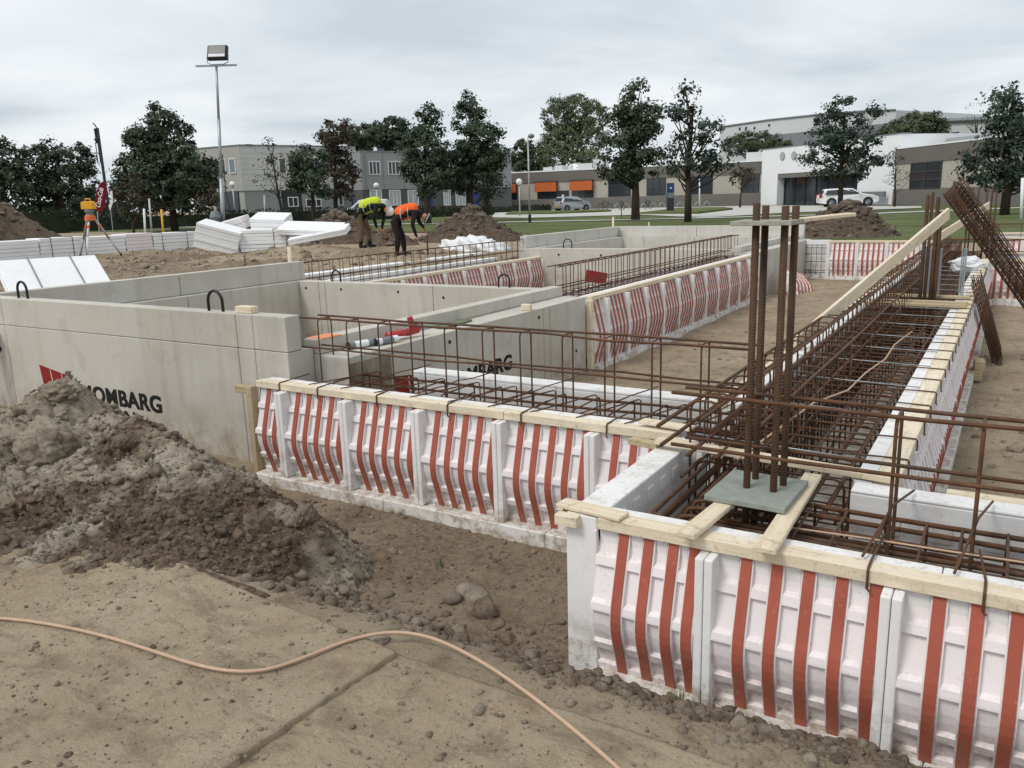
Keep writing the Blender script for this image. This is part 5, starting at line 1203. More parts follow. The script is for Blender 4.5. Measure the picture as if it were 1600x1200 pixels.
fb.pbox('roof_unit', 384, 225, 395, 229, 0, 2, 'hall_trim'); fb.pbox('roof_unit', 410, 222, 470, 231, -4, 4, 'panel_grey'); fb.pbox('blue_door', 549, 296, 567, 322, .03, .1, 'blue_panel')
BB = building('grey panelled two-storey block with white windows behind the white van', 600, 95)
fc = Facade(566, 94, 800, 104, BB); zt = fc.uz(600, 238)[1]; zm = fc.uz(600, 296)[1]
fc.box('wall', .02, fc.L, zm, zt, 0, 14, 'panel_grey'); fc.box('ground_floor', .05, fc.L, GZ-.3, zm-.01, -.1, 13, 'base_grey'); fc.box('roof_edge', 0, fc.L, zt+.005, zt+.15, .05, 1, 'hall_trim')
for px in (598, 630, 665): u = fc.uz(px, 260)[0]; fc.box('joint', u, u+.05, zm, zt-.01, .012, .05, 'fascia')
for x0, x1 in ((576, 594), (606, 624), (640, 658), (690, 708), (730, 748)): fc.window(x0, 253, x1, 272, 3)
for x0, x1 in ((608, 626), (693, 704), (712, 727)): fc.window(x0, 298, x1, 320, 3, 'frame_white', 'glass_blind')
for x0, x1 in ((578, 597), (637, 654)): fc.window(x0, 298, x1, 323, 2, 'frame_white', 'glass_blind')
fc.pbox('blue_door', 737, 297, 750, 325, .03, .1, 'blue_panel'); fc.pbox('blue_door', 665, 304, 676, 322, .03, .1, 'blue_panel'); fc.pbox('downpipe', 569, 240, 571.5, 296, .15, .0, 'hall_trim'); fc.pbox('roof_unit', 601, 230, 613, 239, -2, 2, 'hall_trim'); fc.pbox('roof_unit', 575, 233, 584, 238, -2, 2, 'panel_beige')
# low block with awnings
BC = building('long low block with orange awnings and dark fascia behind the parking area', 950, 105)
fd = Facade(765, 113, 1192, 99, BC); zt = fd.uz(925, 265)[1]; zf = fd.uz(925, 282)[1]; zp = fd.uz(925, 309)[1]
fd.box('wall', 0, fd.L, zp, zf, 0, 20, 'panel_beige'); fd.box('fascia', -.05, fd.L+.05, zf+.005, zt, .1, 20, 'fascia'); fd.box('plinth', -.03, fd.L+.03, GZ-.3, zp-.005, .06, 20, 'plinth_grey'); fd.box('roof_edge', -.1, fd.L+.1, zt+.005, zt+.16, .15, 20.2, 'white_wall')
def uspan(f_, x0, x1, y): return f_.uz(x0, y)[0], f_.uz(x1, y)[0]
for x0, x1 in ((788, 808), (840, 871), (894, 927)):
    u0, u1 = uspan(fd, x0, x1, 292); W = fd.box('window', u0, u1, zp+.02, zf-.05, .04, .1, 'glass'); 
    for k in range(4): u = u0+(u1-u0)*k/3; fd.box('frame', u-.04, u+.04, zp+.02, zp+1.3, .07, .02, 'frame_dark', W)
    A = fd.box('awning', u0-.1, u1+.1, zp+.95, zf+.02, .62, -.45, 'awning'); A['label'] = 'orange drop awning'; fd.box('awning_edge', u0-.12, u1+.12, zf+.02, zf+.12, .66, -.1, 'frame_dark', A)
for x0, x1 in ((951, 985), (1011, 1040), (1075, 1113), (1160, 1186)):
    u0, u1 = uspan(fd, x0, x1, 292); W = fd.box('window', u0, u1, zp+.05, zf-.05, .04, .1, 'glass'); n_ = 3
    for k in range(n_+1): u = u0+(u1-u0)*k/n_; fd.box('frame', u-.04, u+.04, zp+.05, zf-.05, .07, .02, 'frame_dark', W)
    fd.box('frame', u0, u1, zp+.8, zp+.88, .068, .02, 'frame_dark', W)
u0, u1 = uspan(fd, 873, 889, 310); dr = fd.box('door', u0, u1, GZ, zp+1.0, .1, .1, 'frame_dark'); fd.box('door_notice', u0+.5, u0+.8, zp+.1, zp+.5, .112, -.1, 'white_paint', dr)
for x0, y0, x1, y1 in ((832, 262, 846, 268), (850, 258, 862, 266), (888, 257, 910, 266), (911, 252, 926, 266), (1155, 240, 1190, 252)):
    u0, u1 = uspan(fd, x0, x1, y1); H_ = (y1-y0)*.085; fd.box('roof_unit', u0, u1, zt+.17, zt+.17+H_, -3, 5, 'hall_wall')
link('vent_pipe', MB().tube([np.array(fd.a+fd.u*fd.uz(876, 262)[0]-fd.n*3)*np.array((1, 1, 0))+np.array((0, 0, zt))-fd.lo, np.array(fd.a+fd.u*fd.uz(876, 262)[0]-fd.n*3)*np.array((1, 1, 0))+np.array((0, 0, zt+.8))-fd.lo], .25, 8).mesh('vent_pipe', 'hall_wall'), BC)
# white entrance block
BD = building('white entrance block with two round windows and dark glazing', 1290, 92)
fe = Facade(1189, 97, 1402, 80, BD); uA = fe.uz(1190, 300)[0]; uB = fe.uz(1402, 300)[0]
zl = fe.uz(1190, 229)[1]; zr = fe.uz(1402, 217)[1]; ztD = (zl+zr)/2; zo = (fe.uz(1215, 268)[1]+fe.uz(1339, 268)[1])/2; u0, u1 = uspan(fe, 1214, 1339, 300)
fe.box('wall', 0, u0, GZ-.3, ztD, 0, 14, 'white_wall'); fe.box('wall', u1, fe.L, GZ-.3, ztD, 0, 14, 'white_wall'); fe.box('wall', u0-.002, u1+.002, zo, ztD-.004, -.003, 14, 'white_wall')
fe.box('roof_edge', -.05, fe.L+.05, ztD+.004, ztD+.1, .05, 1, 'hall_trim'); fe.box('lintel', u0+.003, u1-.003, zo-.45, zo-.003, -.06, 2, 'plinth_grey')
gl = fe.box('glazing', u0+.003, u1-.003, GZ-.2, zo-.455, -.9, 1.1, 'glass')
for k in range(8): u = u0+.1+(u1-u0-.2)*k/7; fe.box('mullion', u-.05, u+.05, GZ-.2, zo-.46, -.8, .9, 'frame_dark', gl)
for px, py in ((1223, 244), (1241, 243)):
    u, z = fe.uz(px, py); c = fe.a+fe.u*u; lo = fe.lo; base = np.array((c[0], c[1], z))-lo
    W = link('round_window', MB().tube([base+fe.n*.02, base+fe.n*.08], .42, 20).mesh('round_window', 'panel_grey'), BD); link('pane', MB().tube([base+fe.n*.081, base+fe.n*.09], .36, 20).mesh('pane', 'glass_blind'), W)
fe.pbox('ochre_panel', 1317, 240, 1335, 257, .03, .05, 'ochre'); s = fe.pbox('bench_rail', 1341, 300, 1390, 308, .6, -.4, 'hall_trim')
fe.box('step', -.3, fe.L+.2, GZ-.3, GZ+.12, 1.8, -.05, 'paving')
# grey block
BE = building('grey block with banded walls and one big dark window beside the oak', 1500, 70)
ff = Facade(1396, 80, 1760, 60, BE); zt = ff.uz(1440, 229)[1]; zb = ff.uz(1446, 253)[1]; zp = ff.uz(1446, 294)[1]
ff.box('wall', 0, ff.L, zp, zb, 0, 15, 'panel_beige'); ff.box('fascia', -.05, ff.L+.05, zb+.005, zt, .08, 15, 'fascia'); ff.box('plinth', -.03, ff.L+.03, GZ-.3, zp-.005, .05, 15, 'plinth_grey'); ff.box('roof_edge', -.1, ff.L+.1, zt+.004, zt+.12, .12, 15.2, 'white_wall'); ff.box('upper_storey', .6, ff.L, zt+.13, zt+.75, -4, 14, 'panel_grey')
ff.window(1425, 255, 1469, 293, 2, 'frame_dark', 'glass', .14, 3); ff.window(1560, 262, 1600, 296, 2, 'frame_dark', 'glass', .14, 3); ff.pbox('roof_unit', 1497, 212, 1513, 224, -3, 3, 'hall_trim')
# halls behind
BF = building('big pale hall with sloping roof edge far behind the white entrance block', 1240, 125, 'sports_hall')
fh = Facade(1120, 132, 1420, 112, BF); pts = []
lo = fh.lo
def hall_prof(f_, pix, depth, mat, name='wall'):
    P = [f_.uz(*p) for p in pix]; P = [(P[0][0], 0)]+P+[(P[-1][0], 0)]; mb = MB(); n = len(P)
    A = [f_.a+f_.u*u+np.array((0, 0, z))-f_.lo for u, z in P]; B_ = [p-f_.n*depth for p in A]
    mb.add(A+B_, [tuple(range(n)), tuple(range(2*n-1, n-1, -1))]+[((i+1) % n, i, n+i, n+(i+1) % n) for i in range(n)]); return link(name, mb.mesh(name, mat), f_.root)
hall_prof(fh, [(1125, 199), (1150, 195), (1200, 188), (1280, 179.5), (1350, 174), (1400, 172)], 20, 'hall_wall')
pr = [fh.uz(*p) for p in ((1125, 198.5), (1200, 187.5), (1280, 179), (1350, 173.5), (1400, 171.5))]
link('roof_edge', MB().tube([fh.a+fh.u*u+fh.n*.1+np.array((0, 0, z))-lo for u, z in pr], .12, 5).mesh('roof_edge', 'hall_trim'), BF)
fh.pbox('wall_band', 1200, 212, 1400, 215.5, .1, .1, 'hall_trim')
for px, py in ((1156, 201), (1166, 200), (1179, 200), (1202, 195.5)): fh.pbox('vent', px-1.3, py-1.5, px+1.3, py+2, .06, .05, 'frame_dark')
BG = building('second pale hall with flat dark roof edge behind the grey block', 1480, 118, 'sports_hall')
fg = Facade(1330, 125, 1760, 100, BG); hall_prof(fg, [(1332, 203), (1480, 190), (1600, 185), (1750, 178)], 20, 'hall_wall')
pr = [fg.uz(*p) for p in ((1332, 202), (1480, 189), (1600, 184), (1750, 177))]; link('roof_edge', MB().tube([fg.a+fg.u*u+fg.n*.1+np.array((0, 0, z))-fg.lo for u, z in pr], .3, 5).mesh('roof_edge', 'hall_trim'), BG)
fg.pbox('window', 1468, 208, 1480, 217, .05, .05, 'glass'); fg.pbox('window', 1486, 207, 1498, 217, .05, .05, 'glass')

# ------------------------------------------------------------------ trees
def leaves(P, size, rng, N=None):
    n = len(P)
    if N is None: N = rng.normal(size=(n, 3))
    N = N+rng.normal(size=(n, 3))*.55; N /= np.linalg.norm(N, axis=1)[:, None]
    a = np.cross(N, rng.normal(size=(n, 3))); a /= np.linalg.norm(a, axis=1)[:, None]; b = np.cross(N, a)
    s = size*rng.uniform(.55, 1.25, n)[:, None]; a = a*s; b = b*s*.6
    V = np.stack([P-a, P+b, P+a, P-b], 1).reshape(-1, 3); F = np.arange(4*n).reshape(-1, 4); return V, F
def blob_points(blobs, rng, per_m2, clump=.38, fill=.45, holes=.0):
    """Leaf positions gathered in clumps over each lobe, with the side of the clump that each leaf faces."""
    out = []; nor = []
    for c, r in blobs:
        c = np.array(c); r = np.array(r, float); area = 4*math.pi*((r[0]*r[1]+r[0]*r[2]+r[1]*r[2])/3); nc = max(6, int(area*1.15)); per = max(8, int(area*per_m2/nc))
        d = rng.normal(size=(nc, 3)); d /= np.linalg.norm(d, axis=1)[:, None]; rr = rng.uniform(fill, 1.0, nc)**.55
        cc = c+d*r*rr[:, None]; keep = rng.random(nc) > holes; cc = cc[keep]; d = d[keep]
        cs = clump*rng.uniform(.55, 1.4, len(cc))
        g = rng.normal(size=(len(cc), per, 3)); g = g/np.linalg.norm(g, axis=2)[..., None]*rng.uniform(.2, 1.6, (len(cc), per, 1))
        pts = cc[:, None, :]+g*cs[:, None, None]*np.array([1, 1, .66])
        out.append(pts.reshape(-1, 3)); nor.append((g*.8+d[:, None, :]*.7+np.array([0, 0, .5])).reshape(-1, 3))
        k = max(3, nc//4); d = rng.normal(size=(k, 3)); d /= np.linalg.norm(d, axis=1)[:, None]; d[:, 2] = np.abs(d[:, 2])*.9
        for q in d:                                # twigs poking out of the outline
            L = rng.uniform(1.0, 1.2); m = rng.integers(16, 36); t = np.linspace(.7, L, m)[:, None]; w_ = .16*(1.25-t)/.55+.03
            out.append(c+q*r*t+rng.normal(size=(m, 3))*w_); nor.append(np.tile(q+np.array([0, 0, .6]), (m, 1)))
    return np.concatenate(out), np.concatenate(nor)
def tree(label, px, D, blobs, mat, leaf=.20, per=34, trunk_r=.16, seed=1, cat='tree', base_py=None, holes=.1, clump=.40, trunk_top=None, fill=.4, name='tree', group=None, crown_only=False):
    """blobs: (px, py, rx_px, ry_px[, depth shift in m]) in the photograph, put at distance D."""
    rng = np.random.default_rng(seed); b = PD(px, 330, D); z0 = gz(b)-.1; T = thing(name, label, cat, (b[0], b[1], z0), 0, group); lo = np.array(T.location); k = D/FPX
    B = []
    for q in blobs:
        dd = q[4] if len(q) > 4 else rng.uniform(-.4, .4); c = PD(q[0], q[1], D+dd); B.append((c-lo, (q[2]*k, q[2]*k*.9, q[3]*k)))
    P, NN = blob_points(B, rng, per*2.1, clump, fill, holes); P[:, 2] = np.maximum(P[:, 2], .35 if z0 > -5 else 0)
    V, F = leaves(P, leaf*.62, rng, NN); link('crown', mesh_np('crown', V, F, mat), T)
    top = max(c[2]+r[2]*.5 for c, r in B); mid = np.mean([c for c, r in B], 0); mb = MB()
    hh = trunk_top if trunk_top else top*.9
    pts = [(0, 0, 0), (0, 0, hh*.25), (mid[0]*.3+rng.normal()*.06, mid[1]*.3, hh*.5), (mid[0]*.7, mid[1]*.7, hh*.78), (mid[0], mid[1], hh)]
    mb.tube(pts, [trunk_r*1.25, trunk_r, trunk_r*.75, trunk_r*.4, trunk_r*.12], 8); tr = link('trunk', mb.mesh('trunk', 'bark', True), T)
    mb = MB()
    for c, r in B:
        for _ in range(3):
            d = rng.normal(size=3); d /= np.linalg.norm(d); e = c+d*np.array(r)*.8; zs = np.clip(min(c[2], e[2])*rng.uniform(.55, .85), .8, hh*.9); f = np.interp(zs, [0, hh*.25, hh*.5, hh*.78, hh], [0, 1, 2, 3, 4]); i = int(min(3, f)); s = np.array(pts[i])+(np.array(pts[i+1])-np.array(pts[i]))*(f-i)
            mb.tube([s, (s+e)/2+np.array((0, 0, -.1)), e], [trunk_r*.35, trunk_r*.22, .012], 5)
    link('limb', mb.mesh('limb', 'bark', True), tr); return T
tree('big dark conical tree beside the floodlight mast', 270, 62, [(250, 195, 26, 30), (230, 225, 32, 34), (275, 225, 34, 36), (290, 265, 48, 42), (228, 270, 44, 42), (258, 290, 66, 40), (300, 300, 42, 34), (205, 305, 34, 34)], 'leaf_dark', .22, 38, .22, 2)
tree('autumn-tinged small tree under the big dark conical tree', 205, 58, [(200, 300, 24, 26), (330, 312, 22, 22), (218, 320, 24, 18)], 'leaf_red', .18, 22, .08, 3, holes=.3)
for k, (px, D_, bl, lab) in enumerate(((12, 75, [(10, 250, 24, 30), (15, 290, 30, 40), (-25, 280, 30, 45)], 'dark tree rising behind the tall earth heap'), (62, 78, [(60, 265, 28, 36), (65, 300, 34, 32)], 'dark rounded tree next to the heap-side tree'), (98, 76, [(88, 262, 26, 36), (100, 305, 32, 30)], 'dark tree in the middle of the left row'), (130, 80, [(125, 252, 17, 26), (130, 290, 22, 38), (138, 318, 20, 22)], 'dark tree in front of the crane mast'))):
    tree(lab, px, D_, bl, 'leaf_dark', .24, 30, .2, 10+k, group=None)
tree('thin young tree with sparse reddish leaves before the pale block', 440, 60, [(425, 255, 18, 24), (418, 285, 20, 14), (440, 285, 18, 16), (420, 235, 8, 18)], 'leaf_red', .14, 9, .10, 21, holes=.45, clump=.5)
tree('dark round tree in front of the pale two-storey block', 490, 58, [(485, 255, 30, 26), (490, 285, 38, 26), (470, 265, 24, 24)], 'leaf_dark', .2, 36, .15, 22)
tree('reddish-brown tree behind the dark round tree', 525, 63, [(527, 205, 22, 22), (528, 235, 30, 30), (530, 275, 32, 34), (510, 220, 16, 22)], 'leaf_red', .2, 28, .16, 23, holes=.18)
tree('bushy far tree above the grey panelled block, lower of two', 575, 115, [(565, 212, 34, 18), (560, 235, 26, 20)], 'leaf_mid', .3, 24, .3, 24)
tree('bushy far tree above the grey panelled block, taller of two', 615, 118, [(612, 205, 30, 22), (625, 225, 34, 24), (600, 215, 26, 18)], 'leaf_dark', .3, 26, .3, 25)
tree('broad dark tree at the end of the grey panelled block', 668, 55, [(672, 178, 12, 16), (668, 200, 24, 24), (665, 232, 36, 32), (675, 272, 46, 34), (650, 268, 28, 30)], 'leaf_dark', .2, 38, .2, 26)
tree('tallest dark tree left of the awnings block', 735, 57, [(730, 162, 14, 16), (736, 185, 26, 26), (745, 215, 36, 34), (748, 250, 42, 34), (742, 280, 46, 28), (775, 235, 16, 30), (718, 250, 30, 34)], 'leaf_dark', .2, 38, .22, 27)
tree('slim tree with loose leaves by the globe lamp', 762, 60, [(765, 290, 30, 20), (770, 260, 22, 28), (755, 305, 18, 12)], 'leaf_dark', .18, 20, .1, 28, holes=.25)
tree('pale green poplar-like trees behind the awnings block', 880, 125, [(872, 185, 26, 34), (900, 178, 30, 28), (925, 185, 22, 30), (880, 225, 34, 34), (915, 225, 36, 36), (860, 240, 22, 26)], 'leaf_pale', .3, 15, .35, 29, holes=.12, clump=.55)
tree('low green trees filling the gap behind the street light', 830, 130, [(815, 240, 24, 22), (840, 248, 26, 18), (825, 258, 30, 14)], 'leaf_mid', .3, 24, .3, 30)
tree('tall dense dark tree on the lawn in front of the awnings block', 993, 50, [(996, 142, 15, 16), (988, 168, 26, 26), (1002, 195, 34, 32), (978, 225, 34, 32), (1000, 255, 44, 26), (962, 258, 28, 24), (1018, 188, 16, 26), (960, 190, 12, 18)], 'leaf_dark', .19, 40, .24, 31, trunk_top=6)
tree('tall oak with ragged twigs beside the info column', 1075, 44, [(1074, 148, 13, 14), (1072, 175, 24, 20), (1082, 205, 34, 20), (1092, 230, 42, 16), (1075, 252, 44, 15), (1118, 198, 16, 8), (1118, 262, 26, 10), (1052, 172, 10, 12), (1060, 270, 20, 10)], 'leaf_oak', .17, 22, .17, 32, holes=.22, clump=.36, trunk_top=6)
tree('small tree with rusty leaves before the low block', 1156, 84, [(1165, 280, 14, 13), (1150, 280, 12, 14), (1160, 268, 14, 8)], 'leaf_red', .2, 14, .09, 33, holes=.3)
tree('spreading oak in front of the white entrance block', 1312, 58, [(1312, 165, 20, 14), (1318, 195, 34, 20), (1290, 215, 38, 16), (1330, 225, 40, 16), (1300, 245, 46, 14), (1345, 250, 36, 13), (1320, 268, 44, 11), (1290, 190, 22, 18), (1365, 175, 14, 10)], 'leaf_oak', .18, 26, .15, 34, holes=.16, clump=.34, trunk_top=6.2)
tree('thin young tree at the corner of the white entrance block', 1397, 70, [(1395, 262, 16, 20), (1402, 280, 18, 12), (1398, 245, 10, 14)], 'leaf_oak', .13, 7, .08, 35, holes=.5)
tree('round green tree far behind the white entrance block', 1430, 105, [(1425, 200, 36, 20), (1445, 195, 30, 18), (1400, 208, 26, 14), (1458, 208, 24, 14)], 'leaf_mid', .26, 30, .3, 36)
tree('green trees above the low roof next to the white entrance block', 1175, 112, [(1165, 222, 26, 14), (1190, 222, 26, 14), (1150, 228, 18, 14), (1215, 226, 20, 8)], 'leaf_mid', .26, 26, .3, 37)
tree('big oak at the right end of the grey block', 1570, 46, [(1572, 150, 18, 18), (1580, 180, 34, 26), (1570, 215, 42, 24), (1590, 245, 48, 22), (1560, 265, 50, 16), (1580, 285, 40, 12), (1530, 245, 22, 10), (1612, 200, 34, 40)], 'leaf_oak', .17, 28, .18, 38, holes=.16, clump=.36, trunk_top=6)
tree('wispy bare tree far above the grey block', 1525, 95, [(1525, 175, 12, 16), (1520, 190, 16, 10)], 'leaf_pale', .12, 5, .2, 39, holes=.5)
for k, (px, D_, bl) in enumerate(((-120, 80, [(-110, 260, 50, 50), (-60, 290, 40, 45)]), (1720, 60, [(1720, 180, 50, 50), (1700, 240, 50, 40)]))): tree(['dark tree at the far end of the left row', 'dark tree past the end of the grey block'][k], px, D_, bl, 'leaf_dark', .25, 20, .2, 60+k)
def hedge(label, pix, D0, D1, h, depth, mat, seed, leaf=.15, per=55):
    a = PD(pix[0], 335, D0); b = PD(pix[1], 335, D1); L = np.linalg.norm((b-a)[:2]); u = nrm((b-a)[:2]); n = np.array((-u[1], u[0])); rng = np.random.default_rng(seed); N = int(L*per*1.4)
    t = rng.uniform(0, L, N); s = rng.uniform(-.5, .5, N)*depth; z = rng.uniform(0, 1, N)**.7*h*(1+.12*fbm(t*.5, t*0, 3)); zz = np.array([gz(a)])
    P = np.stack([u[0]*t+n[0]*s, u[1]*t+n[1]*s, z], 1); V, F = leaves(P, leaf, rng)
    T = thing('hedge', label, 'hedge', (a[0], a[1], gz(a)+.0)); link('foliage', mesh_np('foliage', V, F, mat), T)
    core = MB(); c = [(0, -depth*.3), (0, depth*.3)]; q = [np.array((n[0]*s_, n[1]*s_)) for s_ in (-depth*.33, depth*.33)]; e = u*L
    core.add([(*q[0], -.1), (*q[1], -.1), (*(q[1]+e), -.1), (*(q[0]+e), -.1), (*q[0], h*.8), (*q[1], h*.8), (*(q[1]+e), h*.8), (*(q[0]+e), h*.8)], [(4, 5, 6, 7), (0, 1, 5, 4), (1, 2, 6, 5), (2, 3, 7, 6), (3, 0, 4, 7)]); link('branches', core.mesh('branches', 'leaf_hedge'), T)
hedge('dark clipped hedge in front of the pale two-storey block', (75, 560), 72, 76, 1.25, 1.2, 'leaf_hedge', 71)
hedge('brownish hedge in front of the grey panelled block', (560, 770), 76, 84, 1.05, 1.0, 'leaf_red', 72)
hedge('dark shrubbery under the left row of trees', (-120, 100), 66, 70, 1.8, 1.8, 'leaf_hedge', 73)
hedge('low shrubs along the foot of the low block', (770, 860), 96, 98, .8, 1.2, 'leaf_hedge', 74)

# ------------------------------------------------------------------ vehicles
def wheel(parent, x, y, r, side):
    wdt = .2; T = link('wheel', MB().tube([(0, -wdt/2, 0), (0, -wdt*.35, 0), (0, wdt*.35, 0), (0, wdt/2, 0)], [r*.86, r, r, r*.86], 18).mesh('wheel', 'tyre', True), parent, (x, y, r))
    mb = MB().tube([(0, side*(wdt/2-.02), 0), (0, side*(wdt/2+.012), 0)], r*.66, 14); link('rim', mb.mesh('rim', 'rim'), T)
    mb = MB()
    for k in range(5): a = k*2*math.pi/5; mb.tube([(0, side*(wdt/2+.014), 0), (r*.6*math.cos(a), side*(wdt/2+.014), r*.6*math.sin(a))], .035, 4)
    link('spoke', mb.mesh('spoke', 'chrome'), T)
def loft(prof, half, tumble, mat, name, nseg=0):
    """Side outline (x, z) from tail to nose over the roof; half width tapers above the belt line."""
    mb = MB(); n = len(prof)
    def hw(x, z): return half*(1-tumble*np.clip((z-.85)/.6, 0, 1))*(1-.10*np.clip((abs(x)-1.7)/.6, 0, 1))
    L = [(x, -hw(x, z), z) for x, z in prof]; C0 = [(x, -hw(x, z)*.82, z+.03*(z > .6)) for x, z in prof]; C1 = [(x, hw(x, z)*.82, z+.03*(z > .6)) for x, z in prof]; R_ = [(x, hw(x, z), z) for x, z in prof]
    rows = [L, C0, C1, R_]; V = [p for r in rows for p in r]; F = [tuple(range(n-1, -1, -1)), tuple(range(3*n, 4*n))]
    for r in range(3):
        for i in range(n): j = (i+1) % n; F.append((r*n+i, r*n+j, (r+1)*n+j, (r+1)*n+i))
    return mb.add(V, F).mesh(name, mat, False)
def car(label, loc, rz, paint, kind):
    T = thing('parked_car', label, 'car', loc, rz)
    if kind == 'estate':
        pr = [(-2.32, .35), (-2.36, .62), (-2.33, .95), (-2.12, 1.0), (-1.98, 1.32), (-1.8, 1.44), (-.6, 1.49), (.25, 1.45), (1.08, 1.0), (1.9, .88), (2.25, .74), (2.36, .55), (2.33, .32), (1.95, .25), (-1.9, .25)]
        side = [(-1.92, .98), (-1.78, 1.34), (-.6, 1.41), (.2, 1.38), (.95, 1.0)]; wx = (-1.42, 1.46); half = .92; wr = .345; wind = [(.30, 1.43), (1.06, 1.02)]; rear = [(-2.10, 1.03), (-1.97, 1.33)]; Lh = 2.3; Lt = -2.36
    else:
        pr = [(-1.85, .35), (-1.9, .65), (-1.84, .98), (-1.62, 1.35), (-1.45, 1.48), (-.5, 1.53), (.3, 1.46), (1.02, 1.02), (1.6, .9), (1.85, .72), (1.9, .45), (1.82, .28), (-1.6, .26)]
        side = [(-1.55, 1.02), (-1.38, 1.38), (-.5, 1.44), (.25, 1.38), (.9, 1.02)]; wx = (-1.22, 1.2); half = .85; wr = .31; wind = [(.36, 1.44), (1.0, 1.04)]; rear = [(-1.80, 1.03), (-1.60, 1.38)]; Lh = 1.78; Lt = -1.88
    b = link('body', loft(pr, half, .18, paint, 'body'), T); bevel(b, .03, 2)
    for s_ in (-1, 1):
        hw = lambda z: s_*(half*(1-.18*np.clip((z-.85)/.6, 0, 1))+.004); mb = MB(); n = len(side)
        mb.add([(x, hw(z), z) for x, z in side]+[(x, hw(z)-s_*.03, z) for x, z in side], [tuple(range(n)), tuple(range(2*n-1, n-1, -1))]+[(i, (i+1) % n, n+(i+1) % n, n+i) for i in range(n)]); g = link('side_window', mb.mesh('side_window', 'glass'), T)
        for xx in ((-.95, .1) if kind == 'estate' else (-.62, .12)): link('pillar', MB().add([(xx-.035, hw(.98)*1.004, .99), (xx+.035, hw(.98)*1.004, .99), (xx+.02, hw(1.40)*1.006, 1.40), (xx-.05, hw(1.40)*1.006, 1.40)], [(0, 1, 2, 3), (3, 2, 1, 0)]).mesh('pillar', 'black'), g)
        for x_ in wx: wheel(T, x_, s_*(half-.1), wr, s_); 
        for x_ in wx: link('wheel_arch', MB().tube([(x_, s_*(half-.01), wr+.01), (x_, s_*(half+.006), wr+.01)], wr+.055, 18).mesh('wheel_arch', 'black'), T)
        link('headlight', MB().box((Lh-.12, s_*half*.62-.16, .66), (Lh+.04, s_*half*.62+.16, .78)).mesh('headlight', 'lamp_clear'), T); link('tail_lamp', MB().box((Lt-.02, s_*half*.80-.09, .74), (Lt+.2, s_*half*.80+.09, 1.05 if kind == 'estate' else .98)).mesh('tail_lamp', 'lamp_red'), T)
        link('mirror', MB().ball((.78, s_*(half+.07), 1.02), .09, 8, 6, (.8, 1, .7)).mesh('mirror', paint, True), T)
    for nm, (q0, q1) in (('windscreen', wind), ('rear_window', rear)):
        w0 = half*.80; w1 = half*.68; hi = q0 if q0[1] > q1[1] else q1; lw = q1 if q0[1] > q1[1] else q0; sx = .02 if nm == 'windscreen' else -.02
        link(nm, MB().add([(lw[0]+sx, -w0, lw[1]+.035), (lw[0]+sx, w0, lw[1]+.035), (hi[0]+sx, w1, hi[1]+.035), (hi[0]+sx, -w1, hi[1]+.035)], [(0, 1, 2, 3), (3, 2, 1, 0)]).mesh(nm, 'glass'), T)
    link('number_plate', MB().box((Lt-.03, -.26, .55), (Lt-.01, .26, .66)).mesh('number_plate', 'yellow'), T); link('grille', MB().box((Lh+.03, -.35, .45), (Lh+.07, .35, .62)).mesh('grille', 'black'), T); link('roof_rail', MB().tube([(-1.5, -half*.72, 1.52), (.0, -half*.72, 1.53)], .02, 5).tube([(-1.5, half*.72, 1.52), (.0, half*.72, 1.53)], .02, 5).mesh('roof_rail', 'black'), T)
    return T
p = PD(1323, 322, 76); car('white estate car parked before the dark glazing', (p[0], p[1], .58), VIEW-.22+.05, 'car_white', 'estate')
p = PD(894, 330, 88); car('silver hatchback parked beneath the orange awnings', (p[0], p[1], .585), VIEW+.55, 'car_silver', 'hatch')
def van():
    p = PD(573, 325, 84); T = thing('parked_van', 'white delivery van half hidden behind the hedge', 'van', (p[0], p[1], .5), VIEW+math.pi-.1)
    pr = [(-2.1, .35), (-2.15, .8), (-2.1, 1.75), (-1.95, 1.86), (.2, 1.88), (.6, 1.78), (1.35, 1.15), (2.0, .98), (2.15, .75), (2.15, .35), (1.9, .28), (-1.9, .28)]
    bevel(link('body', loft(pr, .9, .12, 'car_white', 'body'), T), .04, 2)
    for s_ in (-1, 1):
        link('side_window', MB().add([(.15, s_*.87, 1.12), (1.1, s_*.88, 1.12), (.62, s_*.80, 1.62), (.15, s_*.79, 1.64)], [(0, 1, 2, 3), (3, 2, 1, 0)]).mesh('side_window', 'glass'), T)
        for x_ in (-1.35, 1.35): wheel(T, x_, s_*.8, .32, s_)
        link('headlight', MB().box((2.02, s_*.6-.16, .72), (2.17, s_*.6+.16, .9)).mesh('headlight', 'lamp_clear'), T)
    link('windscreen', MB().add([(1.36, -.74, 1.2), (1.36, .74, 1.2), (.68, .66, 1.8), (.68, -.66, 1.8)], [(0, 1, 2, 3), (3, 2, 1, 0)]).mesh('windscreen', 'glass'), T)
    mb = MB(); mb.box((-1.2, -.905, 1.2), (-.3, -.9, 1.32)).box((-1.2, .9, 1.2), (-.3, .905, 1.32)); link('side_stripe', mb.mesh('side_stripe', 'panel_grey'), T)
van()
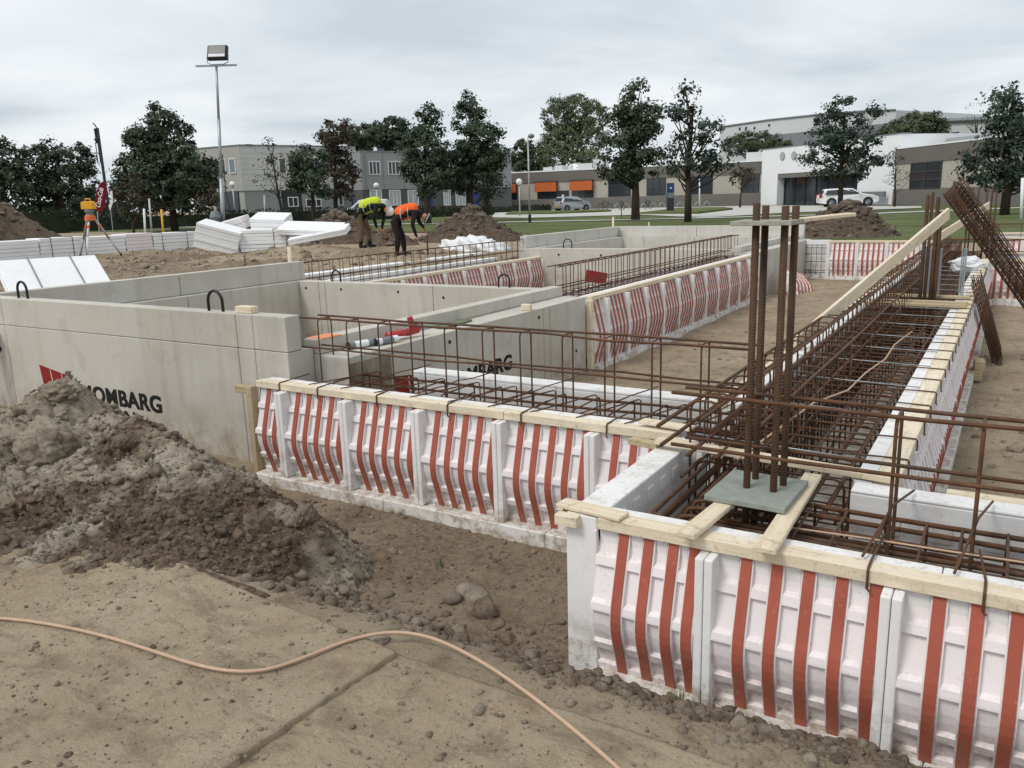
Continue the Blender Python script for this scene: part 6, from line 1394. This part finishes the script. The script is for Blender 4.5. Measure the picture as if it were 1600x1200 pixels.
def bicycle(label, px, D, rz):
    p = PD(px, 325, D); T = thing('bicycle', label, 'bicycle', (p[0], p[1], .585), rz); r = .34
    for x_ in (-.52, .52):
        w_ = link('wheel', MB().tube([(x_+r*math.cos(a), 0, r+.02+r*math.sin(a)) for a in np.linspace(0, 2*math.pi, 20, endpoint=False)], .022, 5, True).mesh('wheel', 'tyre', True), T)
        mb = MB()
        for a in np.linspace(0, math.pi, 5, endpoint=False): mb.tube([(x_+r*math.cos(a), 0, r+.02+r*math.sin(a)), (x_-r*math.cos(a), 0, r+.02-r*math.sin(a))], .006, 3)
        link('spoke', mb.mesh('spoke', 'chrome'), w_)
    A, B_, C_, D2, E_ = (-.52, 0, .36), (-.05, 0, .30), (-.22, 0, .86), (.36, 0, .90), (.52, 0, .36)
    link('frame', MB().tube([A, B_, D2], .022, 5).tube([A, C_], .018, 5).tube([B_, C_, D2], .022, 5).tube([D2, E_], .02, 5).mesh('frame', 'black'), T)
    link('saddle', MB().ball((-.25, 0, .96), .13, 8, 6, (1, .6, .35)).mesh('saddle', 'black'), T); link('handlebar', MB().tube([(.20, -.28, 1.08), (.34, -.1, 1.10), (.34, .1, 1.10), (.20, .28, 1.08)], .018, 5).tube([D2, (.34, 0, 1.1)], .018, 5).mesh('handlebar', 'chrome'), T)
    link('carrier', MB().box((-.72, -.08, .72), (-.32, .08, .75)).mesh('carrier', 'black'), T)
bicycle('parked bicycle nearest the silver hatchback', 946, 86, VIEW+.4); bicycle('parked bicycle in front of the tall dense dark tree trunk', 972, 86, VIEW+1.1); bicycle('parked bicycle just beside the info column', 1012, 86, VIEW+.9)
# bike racks: bent hoops along the low block
for k, px in enumerate(range(960, 1110, 14)):
    p = PD(px, 325, 88); tag(link('bike_rack', MB().tube([(p[0], p[1], .5), (p[0], p[1], 1.0), (p[0]+.3*RT[0], p[1]+.3*RT[1], 1.25), (p[0]+.6*RT[0], p[1]+.6*RT[1], 1.0), (p[0]+.6*RT[0], p[1]+.6*RT[1], .5)], .03, 5).mesh('bike_rack', 'alu')), 'bent metal bicycle stand along the low block', 'bike rack', 'bicycle stands along the low block')
# strings and small leftovers
p0 = PD(1238, 350, 26); p1 = PD(1600, 354, 24); tag(link('string_line', MB().tube([p0, p1], .006, 4).mesh('string_line', 'rebar')), 'thin builder line stretched above the sand court in front of the lawn', 'string')
T = thing('leaning_rods', 'dark thin rods leaning on the lettered grey wall at its far end', 'rods', (-8.6, 4.0, .05))
for k in range(4): rod('rod', [(-8.62+.04*k, 3.92, .0), (-8.60+.03*k, 4.17, .75)], .008, T, 6, 'black')
rod('rod', [(-8.62, 4.0, .62), (-8.5, 4.1, .78), (-8.42, 4.12, .62), (-8.5, 4.05, .45)], .012, T, 6, 'black')
